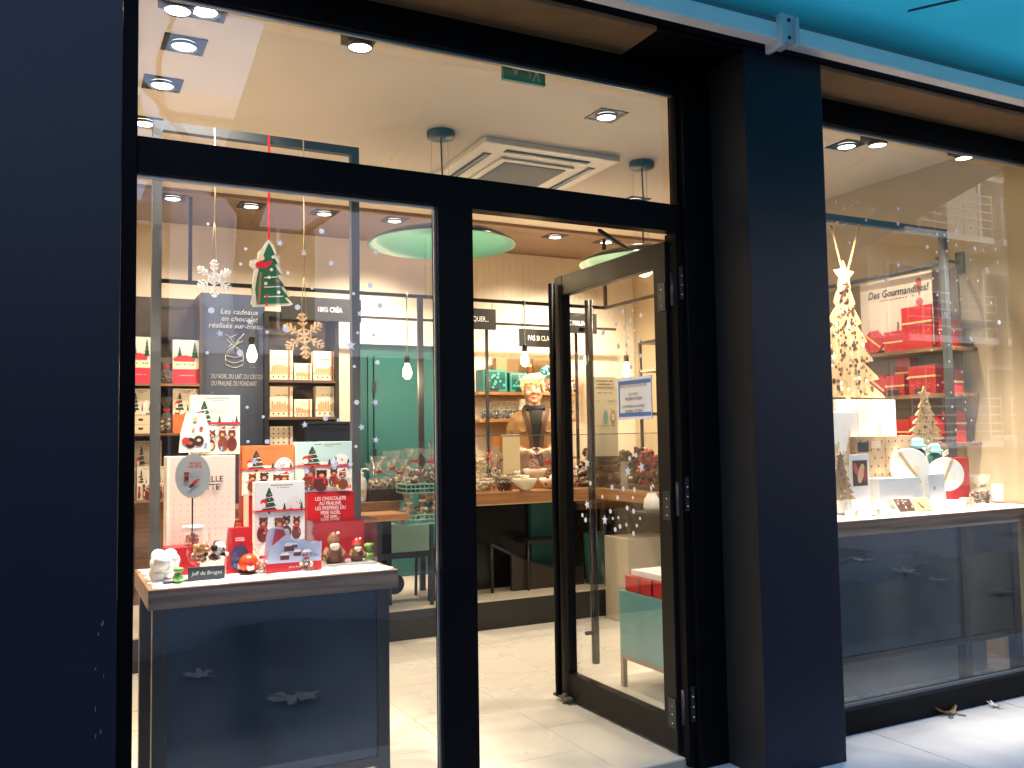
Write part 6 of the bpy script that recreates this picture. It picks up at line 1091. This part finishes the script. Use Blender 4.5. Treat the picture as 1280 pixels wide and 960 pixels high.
    fin(sc, 'scarf', mat('dark_scarf', (.006, .009, .014), .9, var=.8, scale=60, bump=.5, bscale=60), t, .008, 2)
    for s in (-1, 1):
        c_ = MB(); rows_ = [(.080, 1.37, .03), (.082, 1.33, -.03), (.060, 1.26, -.05), (.030, 1.15, -.05), (.020, 1.02, -.05), (.019, .87, -.05)]; vs = []
        for x, z, _ in rows_:
            y = fy(x, z)-.026 if z < 1.32 else -.09+(.02 if z > 1.35 else 0); y2 = fy(x+.035, z)-.024 if z < 1.32 else -.06+(.03 if z > 1.35 else 0); vs += [(s*x+.008, y, z), (s*(x+.035)+.008, y2, z-.006)]
        k = len(vs); c_.add(vs+[(x, y+.012, z) for x, y, z in vs], [(2*i, 2*i+1, 2*i+3, 2*i+2) for i in range(5)]+[(k+2*i+1, k+2*i, k+2*i+2, k+2*i+3) for i in range(5)], 0, True); fin(c_, 'lapel', mat('brown_lapel', (.05, .022, .012), .7, bump=.3, bscale=60), t)
        p_ = MB(); z0, z1 = 1.165, 1.195; x0, x1 = s*.075, s*.14; vs = [(x0, fy(x0, z1)-.011, z1+.012), (x1, fy(x1, z1)-.011, z1+.008), (x1, fy(x1, z0)-.013, z0+.006), ((x0+x1)/2, fy((x0+x1)/2, z0)-.016, z0-.004), (x0, fy(x0, z0)-.013, z0+.008)]
        p_.add(vs+[(x, y+.01, z) for x, y, z in vs], [(0, 1, 2, 3, 4), (9, 8, 7, 6, 5)]+[(i, (i+1) % 5, 5+(i+1) % 5, 5+i) for i in range(5)]); fin(p_, 'pocket_flap', TAN_, t)
        l = MB(); l.tube([(s*.085, .01, .90), (s*.09, 0, .50), (s*.09, .015, .07)], [.10, .072, .058], 16); fin(l, 'trouser_leg', mat('dark_trousers', (.015, .016, .02), .8), t)
        sh_ = MB(); sh_.tube([(s*.09, .05, .045), (s*.092, -.04, .045), (s*.10, -.15, .03)], [.042, .042, .030], 12); fin(sh_, 'shoe', IRON, t)
    return t
person()

# ------------------------------------------------------------------ further stock that fills the counters, shelves and ledges
for i, (u, y, z, h, r_, rb_, f_, lb) in enumerate(((472, 2.95, .906, .30, .065, REDS, (TAN, WHITE, CHOC), 'tall cellophane bag with red bow at the back left of the tray'), (489, 2.97, .906, .33, .07, REDS, (CHOC, WHITE, TAN), 'tall cellophane bag with red bow behind the middle of the tray'), (505, 2.93, .906, .34, .07, GOLD, (WHITE, TAN, MILKC), 'tall cellophane bag with gold bow between tray and basket stand'), (545, 2.66, 1.018, .27, .055, REDS, (WHITE, CHOC, TAN), 'tall cellophane bag at the far right of the upper basket'), (509, 2.68, .772, .24, .055, GOLD, (TAN, CHOC, WHITE), 'cellophane bag at the back left of the lower teal basket'), (536, 2.68, .772, .24, .055, GOLD, (WHITE, CHOC, MILKC), 'cellophane bag at the back right of the lower teal basket'))):
    cello_bag(at(u, 600, 1, y).x, y, z, h, r_, lb, f_, ribbon=rb_, seed=300+i, group='cellophane chocolate bags by the basket stand', n=44, fr=.014)
for i, (u, y, z, h, r_, f_, lb) in enumerate(((601, 3.20, CZ, .30, .05, (BOWLM, mat('yellow_sweet', (.62, .5, .2), .5), GREENS), 'tall cellophane bag of pale sweets behind the jars at the counter end'), (619, 3.22, CZ, .27, .05, (CHOC, TAN, WHITE), 'cellophane bag of mixed pralines behind the square jars'), (646, 3.05, CZ, .14, .05, (CHOC, MILKC, WHITE), 'short cellophane bag between dish and praline bowl'), (684, 3.14, CZ, .30, .055, (WHITE, TAN, CHOC), 'tall cellophane bag beside the woman at the door edge'), (694, 3.05, CZ, .24, .05, (CHOC, TAN, RED), 'cellophane bag half hidden by the door edge on the counter'))):
    cello_bag(at(u, 590, 1, y).x, y, z, h, r_, lb, f_, ribbon=REDS if i % 2 else GOLD, seed=330+i, group='cellophane bags on the sales counter', n=40, fr=.013)
for i, (x, y, lb) in enumerate(((3.78, 2.87, 'stack of dark chocolate slabs at the corner, behind the teal divider'), (3.95, 2.52, 'stack of dark chocolate slabs at the back of the right wing'), (3.98, 2.24, 'stack of chocolate slabs at the outer end of the right wing'))):
    t = thing('slab_stack', lb, 'chocolate', (x, y, CZ), 'stacks of chocolate slabs on the counter wing'); q = random.Random(i)
    for k in range(9): dx, dy = q.uniform(-.012, .012), q.uniform(-.012, .012); B(x-.10+dx, x+.10+dx, y-.07+dy, y+.07+dy, CZ+.001+.026*k, CZ+.024+.026*k).build('slab', CHOC if k % 3 else MILKC, t, .003)
for i, (u, lb, f_) in enumerate(((700, 'bag of copper pralines on the counter just right of the door stile', (TAN, WHITE, MILKC)), (715, 'bag of orange pralines on the counter beside the pull bar', (TAN, RED, WHITE)), (741, 'bag of red wrapped sweets on the counter under the information poster', (RED, RED, WHITE)))):
    x = at(u, 590, 1, 2.95).x; cello_bag(x, 2.95, CZ, .22, .06, lb, f_, ribbon=REDS, seed=350+i, group='cellophane bags on the sales counter', n=44, fr=.014)
red_box(1170, 1187, 398, Z1+.001, 'red box half behind the grey upright on the top shelf', x=4.74); red_box(1172, 1186, 462, Z2+.001, 'red box half behind the grey upright on the middle shelf', x=4.74)
red_box(1112, 1128, 395, at(1118, 414, 0, 4.69).z+.001, 'wine red box stacked on the small red box of the top shelf', x=4.76); red_box(1120, 1138, 448, Z2+.002, 'red box standing at the back of the middle shelf', x=4.83, dx=.08); red_box(1135, 1152, 520, Z3+.001, 'red box right of the small one on the lowest shelf'); red_box(1172, 1187, 515, Z3+.001, 'red box at the near end of the lowest shelf', x=4.74)
q = at(1051, 560, 1, .34); sb = thing('ribbon_bag', 'silvery bow topped bag behind the small plywood tree', 'gift bag', (q.x, .36, SZ)); SIL = mat('silver_tulle', (.55, .54, .50), .5, var=.2, scale=40)
MB().lathe([(.0001, 0), (.05, 0), (.055, .05), (.045, .12), (.018, .15)], (q.x, .36, SZ), 16, 0, .06).build('pouch', SIL, sb); mb = MB()
for k in range(8): a = k*.785; mb.ball((q.x+.03*math.cos(a), .36+.03*math.sin(a), SZ+.17), .02, 8, 5, 0, (1, 1, .7))
mb.build('bow', SIL, sb)
for i, (u, v, w_, h, y, m_, lb) in enumerate(((1098, 632, .07, .03, .21, WHITE, 'low white ribboned box left of the open pack'), (1108, 600, .05, .09, .33, CARDW, 'small ivory box against the kraft box'), (1213, 622, .06, .05, .25, CARDW, 'small ivory box between round tin and nut bag'), (1260, 622, .09, .10, .40, WHITE, 'white ribboned box at the far right end of the right table'), (1070, 628, .06, .025, .24, WHITE, 'flat white ribboned box before the photo card'))):
    x = at(u, v, 1, y).x; t = thing('ribboned_box', lb, 'gift box', (x, y, SZ), 'small ribboned boxes on the right table'); B(x-w_/2, x+w_/2, y, y+w_*.8, SZ, SZ+h).build('carton', m_, t, .002); B(x-.006, x+.006, y-.002, y+w_*.8+.002, SZ+.001, SZ+h+.002).build('ribbon', GOLD, t)
for i, (u, v, y, h, r_, f_, rb_, lb) in enumerate(((327, 712, .33, .09, .028, (RED, WHITE, TAN), REDS, 'tiny bag of red sweets between bauble and lilac village box'), (300, 700, .45, .12, .034, (CHOC, TAN, WHITE), GOLD, 'small praline bag behind the orange bauble'), (383, 705, .30, .075, .026, (CHOC, RED, WHITE), REDS, 'tiny sweet bag against the end of the lilac village box'))):
    cello_bag(at(u, v, 1, y).x, y, TZ+.008, h, r_, lb, f_, ribbon=rb_, seed=380+i, n=30, fr=.008)
